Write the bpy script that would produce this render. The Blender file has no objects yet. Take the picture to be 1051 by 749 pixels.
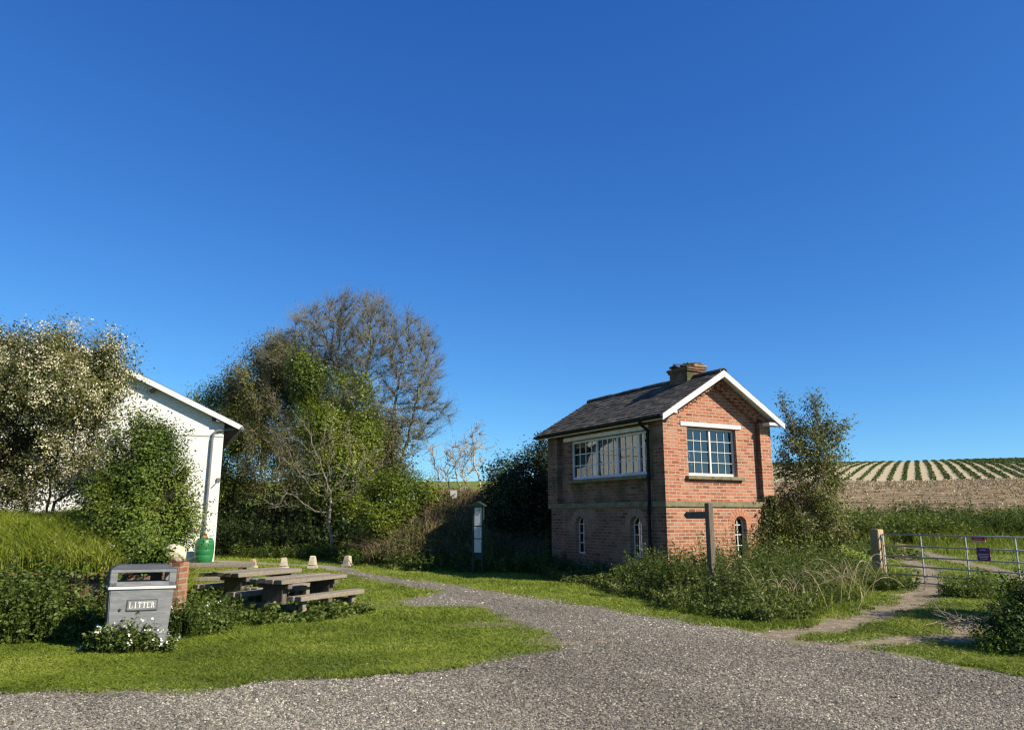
import bpy, bmesh, math, random
import numpy as np
from mathutils import Vector, Matrix, geometry

random.seed(7)
RNG = np.random.default_rng(11)
R = math.radians
scene = bpy.context.scene
COL = scene.collection

# ------------------------------------------------------------------ camera model (photo pixels -> places in the world)
FPX, CX, CY, PITCH, EYE = 764.0, 525.5, 374.5, R(11.5), 1.65
CP, SP = math.cos(PITCH), math.sin(PITCH)

def ray(px, py):
    u = CY - py
    return (px - CX, FPX * CP - u * SP, FPX * SP + u * CP)

def at(px, py, Y):
    d = ray(px, py)
    return Vector((d[0] / d[1] * Y, Y, EYE + d[2] / d[1] * Y))

def gnd(px, py, z=0.0):
    d = ray(px, py)
    Y = (z - EYE) * d[1] / d[2]
    return Vector((d[0] / d[1] * Y, Y, z))

def sstep(a, b, x):
    t = np.clip((np.asarray(x, float) - a) / (b - a), 0, 1)
    return t * t * (3 - 2 * t)

# value noise (vectorised), used for heights, edges and clumping
_perm = RNG.random((64, 64))
def vnoise(x, y):
    x = np.asarray(x, float); y = np.asarray(y, float)
    xi = np.floor(x).astype(int); yi = np.floor(y).astype(int)
    fx = x - xi; fy = y - yi
    fx = fx * fx * (3 - 2 * fx); fy = fy * fy * (3 - 2 * fy)
    a = _perm[xi % 64, yi % 64]; b = _perm[(xi + 1) % 64, yi % 64]
    c = _perm[xi % 64, (yi + 1) % 64]; d = _perm[(xi + 1) % 64, (yi + 1) % 64]
    return (a * (1 - fx) + b * fx) * (1 - fy) + (c * (1 - fx) + d * fx) * fy - .5

def fnoise(x, y, s=1.0, o=4):
    v = 0; a = 1.0
    for k in range(o):
        v = v + a * vnoise(np.asarray(x) * s * 2 ** k + 13.7 * k, np.asarray(y) * s * 2 ** k + 7.1 * k); a *= .5
    return v

# ------------------------------------------------------------------ tagging
def tag(o, label=None, cat=None, group=None, kind=None):
    if label: o['label'] = label
    if cat: o['category'] = cat
    if group: o['group'] = group
    if kind: o['kind'] = kind
    return o

def empty(name, loc=(0, 0, 0), rz=0.0):
    o = bpy.data.objects.new(name, None); COL.objects.link(o)
    o.empty_display_size = .2
    o.location = loc; o.rotation_euler = (0, 0, rz)
    return o

def link(name, me, mat=None, parent=None):
    o = bpy.data.objects.new(name, me); COL.objects.link(o)
    if mat is not None and len(me.materials) == 0: me.materials.append(mat)
    if parent is not None: o.parent = parent
    return o

def copy_tree(o, parent=None):
    c = o.copy(); COL.objects.link(c)
    if parent is not None: c.parent = parent
    for ch in list(o.children): copy_tree(ch, c)
    return c

# ------------------------------------------------------------------ mesh builder
class MB:
    def __init__(s): s.v = []; s.f = []; s.smooth = False
    def add(s, vs, fs):
        n = len(s.v); s.v += [tuple(v) for v in vs]; s.f += [tuple(i + n for i in f) for f in fs]; return s
    def box(s, x0, x1, y0, y1, z0, z1, M=None):
        vs = [(x0,y0,z0),(x1,y0,z0),(x1,y1,z0),(x0,y1,z0),(x0,y0,z1),(x1,y0,z1),(x1,y1,z1),(x0,y1,z1)]
        if M is not None: vs = [M @ Vector(v) for v in vs]
        return s.add(vs, [(0,3,2,1),(4,5,6,7),(0,1,5,4),(1,2,6,5),(2,3,7,6),(3,0,4,7)])
    def bar(s, a, b, w, h, up=(0, 0, 1)):
        a = Vector(a); b = Vector(b); d = (b - a); L = d.length; d = d.normalized()
        r = d.cross(Vector(up)).normalized(); u = r.cross(d).normalized()
        M = Matrix((r, d, u)).transposed().to_4x4(); M.translation = a
        return s.box(-w/2, w/2, 0, L, -h/2, h/2, M)
    def tube(s, pts, rad, n=8, cap=True):
        pts = [Vector(p) for p in pts]; rs = rad if isinstance(rad, (list, tuple)) else [rad] * len(pts)
        base = len(s.v); prev = None
        for i, p in enumerate(pts):
            d = (pts[min(i+1, len(pts)-1)] - pts[max(i-1, 0)]).normalized()
            if prev is None:
                prev = d.orthogonal().normalized()
            r = (prev - d * prev.dot(d)).normalized(); prev = r; q = d.cross(r)
            for k in range(n):
                t = 2 * math.pi * k / n
                s.v.append(tuple(p + (r * math.cos(t) + q * math.sin(t)) * rs[i]))
        for i in range(len(pts) - 1):
            for k in range(n):
                a = base + i*n + k; b = base + i*n + (k+1) % n
                s.f.append((a, b, b+n, a+n))
        if cap:
            s.f.append(tuple(base + k for k in reversed(range(n))))
            s.f.append(tuple(base + (len(pts)-1)*n + k for k in range(n)))
        return s
    def lathe(s, prof, n=24, c=(0, 0, 0)):
        base = len(s.v)
        for r, z in prof:
            for k in range(n):
                t = 2*math.pi*k/n; s.v.append((c[0]+r*math.cos(t), c[1]+r*math.sin(t), c[2]+z))
        for i in range(len(prof)-1):
            for k in range(n):
                a = base+i*n+k; b = base+i*n+(k+1) % n
                s.f.append((a, b, b+n, a+n))
        s.f.append(tuple(base+k for k in reversed(range(n))))
        s.f.append(tuple(base+(len(prof)-1)*n+k for k in range(n)))
        return s
    def prism(s, poly, axis, a, b):
        """extrude a 2-D polygon between a and b; axis 'y': poly in xz, 'x': poly in yz, 'z': poly in xy"""
        n = len(poly)
        def P(p, t):
            return (p[0], t, p[1]) if axis == 'y' else ((t, p[0], p[1]) if axis == 'x' else (p[0], p[1], t))
        vs = [P(p, a) for p in poly] + [P(p, b) for p in poly]
        fs = [tuple(range(n)), tuple(range(2*n-1, n-1, -1))]
        for i in range(n):
            j = (i+1) % n; fs.append((j, i, i+n, j+n))
        return s.add(vs, fs)
    def build(s, name, mat, parent=None, bevel=0.0, jitter=0.0, smooth=False, fix=True):
        me = bpy.data.meshes.new(name); me.from_pydata(s.v, [], s.f); me.update()
        if fix or bevel:
            bm = bmesh.new(); bm.from_mesh(me)
            bmesh.ops.recalc_face_normals(bm, faces=bm.faces)
            if bevel:
                bmesh.ops.bevel(bm, geom=[e for e in bm.edges if e.is_manifold and e.calc_face_angle(0) > .5], offset=bevel, segments=2, affect='EDGES', clamp_overlap=True)
            if jitter:
                for v in bm.verts: v.co += Vector((random.uniform(-1,1), random.uniform(-1,1), random.uniform(-1,1))) * jitter
            bm.to_mesh(me); bm.free()
        if smooth: me.shade_smooth()
        return link(name, me, mat, parent)

def boolean_cut(o, cutters):
    """cut real openings; the cutters are removed again"""
    for c in cutters:
        m = o.modifiers.new('cut', 'BOOLEAN'); m.operation = 'DIFFERENCE'; m.solver = 'EXACT'; m.object = c
    dg = bpy.context.evaluated_depsgraph_get()
    me = bpy.data.meshes.new_from_object(o.evaluated_get(dg))
    o.modifiers.clear(); o.data = me
    for c in cutters: bpy.data.objects.remove(c, do_unlink=True)

def arrays_mesh(name, V, F, mat, parent=None, tint=None, smooth=False):
    """V (n,3) float, F (m,k) int: quick mesh from numpy; tint (m,) is stored per face"""
    V = np.ascontiguousarray(V, np.float32); F = np.ascontiguousarray(F, np.int32)
    me = bpy.data.meshes.new(name); k = F.shape[1]
    me.vertices.add(len(V)); me.vertices.foreach_set('co', V.ravel())
    me.loops.add(F.size); me.loops.foreach_set('vertex_index', F.ravel())
    me.polygons.add(len(F)); me.polygons.foreach_set('loop_start', np.arange(0, F.size, k, dtype=np.int32))
    me.update(calc_edges=True)
    if tint is not None:
        a = me.attributes.new('tint', 'FLOAT', 'FACE'); a.data.foreach_set('value', np.ascontiguousarray(tint, np.float32))
    if smooth: me.shade_smooth()
    return link(name, me, mat, parent)

# ------------------------------------------------------------------ materials
def newmat(name):
    m = bpy.data.materials.new(name); m.use_nodes = True
    nt = m.node_tree; nt.nodes.clear()
    return m, nt

def N(nt, t, **kw):
    n = nt.nodes.new(t)
    for k, v in kw.items():
        if k.startswith('i_'):
            key = k[2:]
            key = int(key) if key.isdigit() else key.replace('_', ' ')
            s = n.inputs[key]
            if isinstance(v, bpy.types.NodeSocket): nt.links.new(v, s)
            else:
                try: s.default_value = v
                except Exception: s.default_value = tuple(v) + (1,)
        else: setattr(n, k, v)
    return n

def mixc(nt, f, a, b, mode='MIX'):
    n = N(nt, 'ShaderNodeMix', data_type='RGBA', blend_type=mode)
    for i, v in ((0, f), (6, a), (7, b)):
        s = n.inputs[i]
        if isinstance(v, bpy.types.NodeSocket): nt.links.new(v, s)
        elif i == 0: s.default_value = v
        else: s.default_value = tuple(v)[:3] + (1,)
    return n.outputs[2]

def mth(nt, op, a, b=0.0, c=None, clamp=False):
    n = N(nt, 'ShaderNodeMath', operation=op, use_clamp=clamp)
    for i, v in enumerate((a, b) + ((c,) if c is not None else ())):
        if isinstance(v, bpy.types.NodeSocket): nt.links.new(v, n.inputs[i])
        else: n.inputs[i].default_value = v
    return n.outputs[0]

def maprange(nt, v, a, b, c=0.0, d=1.0):
    n = N(nt, 'ShaderNodeMapRange', interpolation_type='SMOOTHSTEP')
    nt.links.new(v, n.inputs[0])
    for i, x in enumerate((a, b, c, d)): n.inputs[i+1].default_value = x
    return n.outputs[0]

def ramp(nt, f, stops):
    n = N(nt, 'ShaderNodeValToRGB'); nt.links.new(f, n.inputs[0])
    cr = n.color_ramp
    while len(cr.elements) < len(stops): cr.elements.new(.5)
    for e, (p, c) in zip(cr.elements, stops):
        e.position = p; e.color = tuple(c)[:3] + (1,)
    return n.outputs[0]

def noise(nt, vec, scale, detail=4, rough=.55, dist=0.0):
    n = N(nt, 'ShaderNodeTexNoise', i_Scale=scale, i_Detail=detail, i_Roughness=rough, i_Distortion=dist)
    if vec is not None: nt.links.new(vec, n.inputs['Vector'])
    return n.outputs[0]

def coords(nt, kind='Object'):
    return N(nt, 'ShaderNodeTexCoord').outputs[kind]

def worldpos(nt):
    return N(nt, 'ShaderNodeNewGeometry').outputs['Position']

def attr(nt, name):
    return N(nt, 'ShaderNodeAttribute', attribute_name=name).outputs['Fac']

def finish(nt, color, rough=.8, bump=None, bstr=.3, bdist=.02, metallic=0.0, spec=.3, normal=None):
    p = N(nt, 'ShaderNodeBsdfPrincipled')
    for key, v in (('Base Color', color), ('Roughness', rough), ('Metallic', metallic), ('Specular IOR Level', spec)):
        if isinstance(v, bpy.types.NodeSocket): nt.links.new(v, p.inputs[key])
        elif key == 'Base Color': p.inputs[key].default_value = tuple(v)[:3] + (1,)
        else: p.inputs[key].default_value = v
    if bump is not None:
        b = N(nt, 'ShaderNodeBump', i_Strength=bstr, i_Distance=bdist); nt.links.new(bump, b.inputs['Height'])
        nt.links.new(b.outputs[0], p.inputs['Normal'])
    o = N(nt, 'ShaderNodeOutputMaterial'); nt.links.new(p.outputs[0], o.inputs[0])
    return p

def weathered(name, c0, c1, scale=6, rough=.8, fine=60, bstr=.25, metallic=0.0, stain=None, spec=.3, stretch=(1, 1, 1)):
    m, nt = newmat(name)
    v = N(nt, 'ShaderNodeMapping', i_Scale=stretch); nt.links.new(coords(nt), v.inputs[0]); v = v.outputs[0]
    a = noise(nt, v, scale, 5, .6); f = noise(nt, v, fine, 4, .6)
    col = mixc(nt, maprange(nt, a, .3, .7), c0, c1)
    col = mixc(nt, .35, col, mixc(nt, f, (.25, .25, .25), (.75, .75, .75)), 'OVERLAY')
    if stain:
        s = noise(nt, v, scale * 1.7, 6, .7, .6)
        col = mixc(nt, maprange(nt, s, .52, .66), col, stain)
    finish(nt, col, rough, f, bstr, .01, metallic, spec)
    return m

def leafmat(name, c0, c1, c2, trans=.35, rough=.5, spec=.25):
    """per-leaf tint runs c0 -> c1 -> c2"""
    m, nt = newmat(name)
    col = ramp(nt, attr(nt, 'tint'), [(0, c0), (.5, c1), (1, c2)])
    p = N(nt, 'ShaderNodeBsdfPrincipled', i_Roughness=rough); p.inputs['Specular IOR Level'].default_value = spec
    nt.links.new(col, p.inputs['Base Color'])
    t = N(nt, 'ShaderNodeBsdfTranslucent'); nt.links.new(mixc(nt, .5, col, (1, .95, .35), 'MULTIPLY'), t.inputs[0])
    mx = N(nt, 'ShaderNodeMixShader', i_Fac=trans); nt.links.new(p.outputs[0], mx.inputs[1]); nt.links.new(t.outputs[0], mx.inputs[2])
    o = N(nt, 'ShaderNodeOutputMaterial'); nt.links.new(mx.outputs[0], o.inputs[0])
    return m

M = {}
def brickmat(name, ca, cb, mortar, moss=0.0, scale_w=.235, row=.084, pale=0.0):
    m, nt = newmat(name)
    co = coords(nt)
    s = N(nt, 'ShaderNodeSeparateXYZ'); nt.links.new(co, s.inputs[0])
    u = mth(nt, 'ADD', s.outputs[0], s.outputs[1])
    wob = noise(nt, co, 3.0, 3)
    zz = mth(nt, 'ADD', s.outputs[2], mth(nt, 'MULTIPLY', mth(nt, 'SUBTRACT', wob, .5), .018))
    cb_ = N(nt, 'ShaderNodeCombineXYZ'); nt.links.new(u, cb_.inputs[0]); nt.links.new(zz, cb_.inputs[1])
    b = N(nt, 'ShaderNodeTexBrick', i_Scale=1.0, i_Mortar_Size=.0125, i_Mortar_Smooth=.3, i_Bias=0.0)
    b.inputs['Brick Width'].default_value = scale_w; b.inputs['Row Height'].default_value = row
    b.offset = .5
    nt.links.new(cb_.outputs[0], b.inputs[0])
    b.inputs['Color1'].default_value = (0, 0, 0, 1); b.inputs['Color2'].default_value = (1, 1, 1, 1); b.inputs['Mortar'].default_value = (.5, .5, .5, 1)
    per = N(nt, 'ShaderNodeSeparateColor'); nt.links.new(b.outputs[0], per.inputs[0])
    dark = (ca[0]*.62, ca[1]*.62, ca[2]*.7)
    col = ramp(nt, per.outputs[0], [(0, dark), (.18, ca), (.75, cb), (1, (cb[0]*1.05, cb[1]*1.35, cb[2]*1.5))])
    n1 = noise(nt, co, 2.2, 5, .6)
    col = mixc(nt, maprange(nt, n1, .48, .75, 0, .55), col, (.13, .075, .055))
    n4 = noise(nt, co, .9, 6, .7, .7)
    col = mixc(nt, maprange(nt, n4, .50, .70, 0, .38), col, (.40, .29, .20))
    damp = mth(nt, 'MULTIPLY', maprange(nt, s.outputs[2], .2, 1.1, 1, 0), maprange(nt, n4, .35, .6))
    col = mixc(nt, mth(nt, 'MULTIPLY', damp, .5), col, (.10, .075, .05))
    nf = noise(nt, co, 90, 3, .6)
    col = mixc(nt, .5, col, mixc(nt, nf, (.2, .2, .2), (.8, .8, .8)), 'OVERLAY')
    if pale:
        n3 = noise(nt, co, 1.3, 6, .7, .8)
        col = mixc(nt, maprange(nt, n3, .5, .72, 0, pale), col, (.42, .36, .29))
    mor = mixc(nt, noise(nt, co, 12, 4), mortar, (mortar[0]*.6, mortar[1]*.58, mortar[2]*.55))
    col = mixc(nt, b.outputs['Fac'], col, mor)
    if moss:
        n2 = noise(nt, co, 1.6, 6, .65, .5)
        low = maprange(nt, s.outputs[2], 1.0, 2.6, .2, 1.0)
        col = mixc(nt, mth(nt, 'MULTIPLY', maprange(nt, n2, .42, .68, 0, moss), low), col, (.055, .07, .028))
    h = mth(nt, 'SUBTRACT', mth(nt, 'ADD', mth(nt, 'MULTIPLY', nf, .25), mth(nt, 'MULTIPLY', per.outputs[0], .15)), b.outputs['Fac'])
    finish(nt, col, .9, h, .7, .012, spec=.15)
    return m
# ------------------------------------------------------------------ camera, sky, sun
cam = bpy.data.cameras.new('camera'); cam_o = bpy.data.objects.new('camera', cam); COL.objects.link(cam_o)
cam.sensor_fit = 'HORIZONTAL'; cam.sensor_width = 36.0; cam.lens = FPX / 1051.0 * 36.0
cam.clip_start = .1; cam.clip_end = 3000
cam_o.location = (0, 0, EYE); cam_o.rotation_euler = (R(90) + PITCH, 0, 0)
scene.camera = cam_o

SUN_AZ, SUN_EL = R(120), R(36)          # azimuth clockwise from +Y (the way the camera looks), elevation
sd = Vector((math.sin(SUN_AZ) * math.cos(SUN_EL), math.cos(SUN_AZ) * math.cos(SUN_EL), math.sin(SUN_EL)))
sun = bpy.data.lights.new('sun', 'SUN'); sun.energy = 5.0; sun.angle = R(.5); sun.color = (1.0, .90, .74)
sun_o = bpy.data.objects.new('sun', sun); COL.objects.link(sun_o)
sun_o.rotation_euler = sd.to_track_quat('Z', 'Y').to_euler(); sun_o.location = (30, -20, 30)

w = bpy.data.worlds.new('World'); scene.world = w; w.use_nodes = True
nt = w.node_tree; nt.nodes.clear()
sky = N(nt, 'ShaderNodeTexSky', sky_type='NISHITA', sun_disc=False, sun_elevation=SUN_EL, sun_rotation=SUN_AZ,
        altitude=100, air_density=.8, dust_density=.1, ozone_density=6.0)
# a clear polarised-looking spring sky: red falls off faster than blue
SKY_K = .154
ss = N(nt, 'ShaderNodeSeparateColor'); nt.links.new(sky.outputs[0], ss.inputs[0])
sc_ = N(nt, 'ShaderNodeCombineColor')
for ch_, (gn, pw_) in enumerate(((.75, 1.29), (.90, 1.05), (1.0, .72))):
    v_ = mth(nt, 'POWER', mth(nt, 'MULTIPLY', ss.outputs[ch_], SKY_K), pw_)
    nt.links.new(mth(nt, 'MULTIPLY', v_, gn / SKY_K), sc_.inputs[ch_])
bg = N(nt, 'ShaderNodeBackground', i_Strength=.085); nt.links.new(sc_.outputs[0], bg.inputs[0])
o = N(nt, 'ShaderNodeOutputWorld'); nt.links.new(bg.outputs[0], o.inputs[0])

scene.view_settings.view_transform = 'Standard'; scene.view_settings.look = 'None'
scene.view_settings.exposure = 0.85; scene.view_settings.gamma = 1.0
scene.render.engine = 'CYCLES'
cy = scene.cycles
cy.use_denoising = True
try: cy.denoiser = 'OPENIMAGEDENOISE'; cy.denoising_prefilter = 'ACCURATE'
except Exception: pass
cy.max_bounces = 6; cy.diffuse_bounces = 3; cy.glossy_bounces = 3; cy.transmission_bounces = 5; cy.transparent_max_bounces = 12
cy.caustics_reflective = False; cy.caustics_refractive = False
cy.pixel_filter_type = 'BLACKMAN_HARRIS'; cy.filter_width = 1.3

# ------------------------------------------------------------------ ground shapes
def poly_sd(X, Y, P):
    """signed distance to a polygon, positive inside"""
    P = np.asarray(P, float); d = np.full(X.shape, 1e9); ins = np.zeros(X.shape, bool)
    for i in range(len(P)):
        a = P[i]; b = P[(i+1) % len(P)]; e = b - a
        t = np.clip(((X-a[0])*e[0] + (Y-a[1])*e[1]) / max(e @ e, 1e-9), 0, 1)
        d = np.minimum(d, np.hypot(X-a[0]-t*e[0], Y-a[1]-t*e[1]))
        c = ((a[1] > Y) != (b[1] > Y))
        with np.errstate(divide='ignore', invalid='ignore'):
            xi = a[0] + (Y-a[1]) / (b[1]-a[1] if b[1] != a[1] else 1e-9) * e[0]
        ins ^= c & (X < xi)
    return np.where(ins, d, -d)

def line_sd(X, Y, L, w):
    L = np.asarray(L, float); d = np.full(X.shape, 1e9)
    for i in range(len(L)-1):
        a = L[i]; b = L[i+1]; e = b - a
        t = np.clip(((X-a[0])*e[0] + (Y-a[1])*e[1]) / max(e @ e, 1e-9), 0, 1)
        d = np.minimum(d, np.hypot(X-a[0]-t*e[0], Y-a[1]-t*e[1]))
    return w - d

def px_line(pts): return [tuple(gnd(*p)[:2]) for p in pts]

GRAVEL = px_line([(0,712),(70,711),(150,710),(200,706),(260,700),(330,697),(400,692),(485,681),(545,670),(576,659),(562,652),
                  (551,646.5),(513,629),(492,622),(427,621),(412,617),(434,612),(455,606.5),(400,598.3),(368,591),(345,585.5),(347,582.5),(365,585.5),
                  (400,593),(461,599.5),(547,613),(605,622),(667,632),(760,646),(800,655),(850,662),(920,672),(960,680),(1000,686),(1051,693)]) \
         + [(14,7.4),(40,4),(40,-25),(-40,-25),(-40,7.5)]
PATH = px_line([(352,584.5),(335,581),(318,579.5),(285,579),(250,577.5),(225,576)]) + [(-14, 28.5)]
TRACK_A = px_line([(770,653),(800,650),(850,642),(900,632),(932,619),(950,606),(957,594),(952,583),(935,575),(905,568),(870,565)]) + [(13, 33)]
TRACK_B = px_line([(830,662),(880,661),(930,657),(985,651),(1025,634),(1052,612),(1062,600),(1045,590),(1015,582),(985,576),(950,569.5),(910,563),(880,560)])
HC = gnd(687, 602)          # near corner of the brick cabin
HX, HY = HC.x, HC.y

def smax0(v): return np.maximum(v, 0)
def height(X, Y):
    X = np.asarray(X, float); Y = np.asarray(Y, float)
    z = np.zeros(np.broadcast(X, Y).shape)
    a = X / np.maximum(Y, 1.0)
    prof = np.interp(Y, [-1e4, 28, 34, 40, 46, 60, 110, 150, 190, 215, 260, 350, 800, 2000], [0, 0, .12, .5, 1.75, 2.9, 7.0, 11.8, 15.6, 17.2, 18.0, 16, 8, 0])
    z = z + prof * (.66 + .30 * sstep(-.1, .42, a) + .07 * sstep(.42, .75, a))
    # rough bank behind the cabin
    bank = sstep(23.6, 29.2, Y + fnoise(X, Y, .5, 2) * .8) * (1 - sstep(31, 37, Y)) * sstep(-5.6, -2.6, X + fnoise(Y, X, .4, 2)) * (1 - sstep(9, 14, X))
    z = z + 2.15 * bank
    # old platform, a raised bed behind the brick retaining wall
    ed = poly_sd(X, Y, PLATFORM)
    rs = (-5.05 - .37 * (Y - 11.4)) - X          # the bed slopes down to the lawn on its right side
    z = np.maximum(z, np.where(ed > 0, sstep(-.05, 1.5, rs + .35) * .80 + .55 * sstep(0, 2.2, ed) + .12 * fnoise(X, Y, .8, 2) * sstep(0, .5, ed), 0))
    # small unevenness away from the drive
    am = .02 + .10 * sstep(24, 40, Y)
    z = z + am * fnoise(X, Y, .7, 4) * sstep(0, .8, -poly_sd(X, Y, GRAVEL))
    return z

WALL_A = Vector((-12.5, 12.0)); WALL_B = Vector((-5.02, 11.35))        # retaining wall: along the front, ends at the pier
PLATFORM = [(-40, 14.3), (WALL_A.x, WALL_A.y + .12), (WALL_B.x + .1, WALL_B.y + .12), (-5.6, 13.0), (-6.6, 16.5), (-8.2, 19.5), (-11, 21.5), (-40, 23)]

def graded(pts):
    out = []
    for (a, b, st) in pts: out += list(np.arange(a, b - 1e-6, st))
    return np.array(out + [pts[-1][1]])
gx = graded([(-900,-300,100),(-300,-60,20),(-60,-20,2),(-20,-9,.4),(-9,14,.11),(14,30,.4),(30,60,2),(60,200,5),(200,900,70)])
gy = graded([(-120,-20,20),(-20,4,2),(4,5.4,.35),(5.4,30,.11),(30,48,.4),(48,70,1.5),(70,230,4),(230,700,40),(700,1500,200)])
GX, GY = np.meshgrid(gx, gy)
GZ = height(GX, GY)
A_g = poly_sd(GX, GY, GRAVEL); A_p = line_sd(GX, GY, PATH, .42)
A_t = np.maximum(line_sd(GX, GY, TRACK_A, .46), line_sd(GX, GY, TRACK_B, .42))
ROWDIR = R(28.4)
def worn(X, Y):
    v = .45 * sstep(.15, .75, fnoise(X, Y, .75, 5))
    for (px, py, rx, ry, s) in ((500, 641, 1.1, .35, .9), (440, 633, 1.6, .35, .55), (585, 657, .8, .5, 1.0), (330, 668, .9, .3, .5), (380, 622, .7, .4, .7), (345, 633, .6, .3, .8), (250, 612, .8, .6, .6)):
        c = gnd(px, py); v = np.maximum(v, s * np.exp(-((X-c.x)/rx)**2 - ((Y-c.y)/ry)**2))
    return v
A_w = worn(GX, GY)
A_f = sstep(43.0, 45.0, GY) * sstep(.12, .2, GX / np.maximum(GY, 1)) * (1 - sstep(300, 400, GY))     # stubble field
CROP0 = 108.0
A_c = A_f * sstep(CROP0 - 2, CROP0 + 2, GY)
GZ = GZ - .03 * sstep(-.1, .25, A_t)
nx, ny = len(gx), len(gy)

def ground_material():
    m, nt = newmat('ground'); P = worldpos(nt)
    n_big = noise(nt, P, .55, 4, .6); n_mid = noise(nt, P, 3.0, 5, .65); n_fine = noise(nt, P, 40, 4, .7); n_edge = noise(nt, P, 2.1, 6, .72)
    # grass
    g = ramp(nt, n_mid, [(.25, (.075, .11, .014)), (.5, (.125, .165, .022)), (.75, (.20, .21, .045))])
    g = mixc(nt, maprange(nt, n_big, .5, .72, 0, .6), g, (.15, .15, .04))
    g = mixc(nt, .6, g, mixc(nt, n_fine, (.15, .15, .15), (.85, .85, .85)), 'OVERLAY')
    g = mixc(nt, maprange(nt, mth(nt, 'ADD', attr(nt, 'worn'), mth(nt, 'MULTIPLY', mth(nt, 'SUBTRACT', n_edge, .5), 1.1)), .30, .85, 0, .85), g, mixc(nt, n_mid, (.075, .06, .042), (.17, .14, .09)))
    # dirt
    d = mixc(nt, maprange(nt, noise(nt, P, 4.5, 7, .75), .35, .65), (.085, .066, .045), (.27, .22, .155))
    d = mixc(nt, .55, d, mixc(nt, n_fine, (.2, .2, .2), (.8, .8, .8)), 'OVERLAY')
    d = mixc(nt, maprange(nt, noise(nt, P, 5, 5, .7), .5, .68, 0, .6), d, (.085, .11, .025))
    # gravel
    v = N(nt, 'ShaderNodeTexVoronoi', i_Scale=38.0); nt.links.new(P, v.inputs['Vector'])
    sc = N(nt, 'ShaderNodeSeparateColor'); nt.links.new(v.outputs['Color'], sc.inputs[0])
    gr = ramp(nt, sc.outputs[0], [(0, (.065, .060, .050)), (.3, (.140, .128, .102)), (.6, (.225, .205, .160)), (.85, (.33, .30, .235)), (1, (.50, .46, .38))])
    wheel = N(nt, 'ShaderNodeMapping', i_Scale=(.9, .12, 1), i_Rotation=(0, 0, R(37))); nt.links.new(P, wheel.inputs[0])
    gr = mixc(nt, maprange(nt, noise(nt, wheel.outputs[0], 1.0, 4, .55, .4), .45, .68, 0, .55), gr, (.25, .215, .16))
    gr = mixc(nt, maprange(nt, n_big, .50, .68, 0, .5), gr, (.13, .125, .075))
    gr = mixc(nt, maprange(nt, v.outputs['Distance'], .35, .75, 0, .75), gr, (.05, .044, .04))
    # masks with ragged edges
    e = mth(nt, 'MULTIPLY', mth(nt, 'SUBTRACT', n_edge, .5), 1.5)
    sand = N(nt, 'ShaderNodeMapping', i_Scale=(.5, 1.0, 1)); nt.links.new(P, sand.inputs[0])
    gr = mixc(nt, maprange(nt, noise(nt, sand.outputs[0], .75, 3, .5, .2), .66, .70, 0, .8), gr, (.36, .285, .185))
    e2 = mth(nt, 'MULTIPLY', mth(nt, 'SUBTRACT', noise(nt, P, 14, 4, .7), .5), .5)
    ee = mth(nt, 'ADD', e, e2)
    mg = maprange(nt, mth(nt, 'ADD', attr(nt, 'gravel_d'), ee), -.06, .10)
    md0 = maprange(nt, mth(nt, 'ADD', attr(nt, 'gravel_d'), mth(nt, 'MULTIPLY', ee, 1.5)), -.45, .12, 0, .8)
    mt = maprange(nt, mth(nt, 'ADD', attr(nt, 'track_d'), mth(nt, 'MULTIPLY', ee, .9)), -.15, .22)
    mp = maprange(nt, mth(nt, 'ADD', attr(nt, 'path_d'), mth(nt, 'MULTIPLY', ee, .8)), -.12, .2, 0, .9)
    c = mixc(nt, md0, g, d)
    c = mixc(nt, mp, c, mixc(nt, n_mid, (.17, .155, .13), (.30, .27, .23)))
    c = mixc(nt, mt, c, mixc(nt, .35, d, (.30, .24, .165)))
    c = mixc(nt, mg, c, gr)
    # stubble field and crop soil
    s = N(nt, 'ShaderNodeSeparateXYZ'); nt.links.new(P, s.inputs[0])
    mp2 = N(nt, 'ShaderNodeMapping', i_Scale=(.22, 1.3, .6)); nt.links.new(P, mp2.inputs[0])
    st = noise(nt, mp2.outputs[0], 1.6, 6, .75)
    soil = ramp(nt, st, [(.34, (.045, .031, .017)), (.46, (.125, .086, .046)), (.54, (.22, .155, .085)), (.64, (.50, .41, .26))])
    soil = mixc(nt, maprange(nt, noise(nt, P, .5, 5, .7), .50, .66, 0, .5), soil, (.10, .095, .045))
    crop = mixc(nt, noise(nt, P, 1.2, 4), (.32, .26, .155), (.46, .39, .255))
    f = mixc(nt, attr(nt, 'crop'), soil, crop)
    c = mixc(nt, attr(nt, 'field'), c, f)
    hb = mth(nt, 'ADD', mth(nt, 'MULTIPLY', n_fine, .6), mth(nt, 'MULTIPLY', mth(nt, 'SUBTRACT', 1.0, v.outputs['Distance']), mg))
    finish(nt, c, .92, hb, .8, .025, spec=.12)
    return m
M['ground'] = ground_material()

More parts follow.
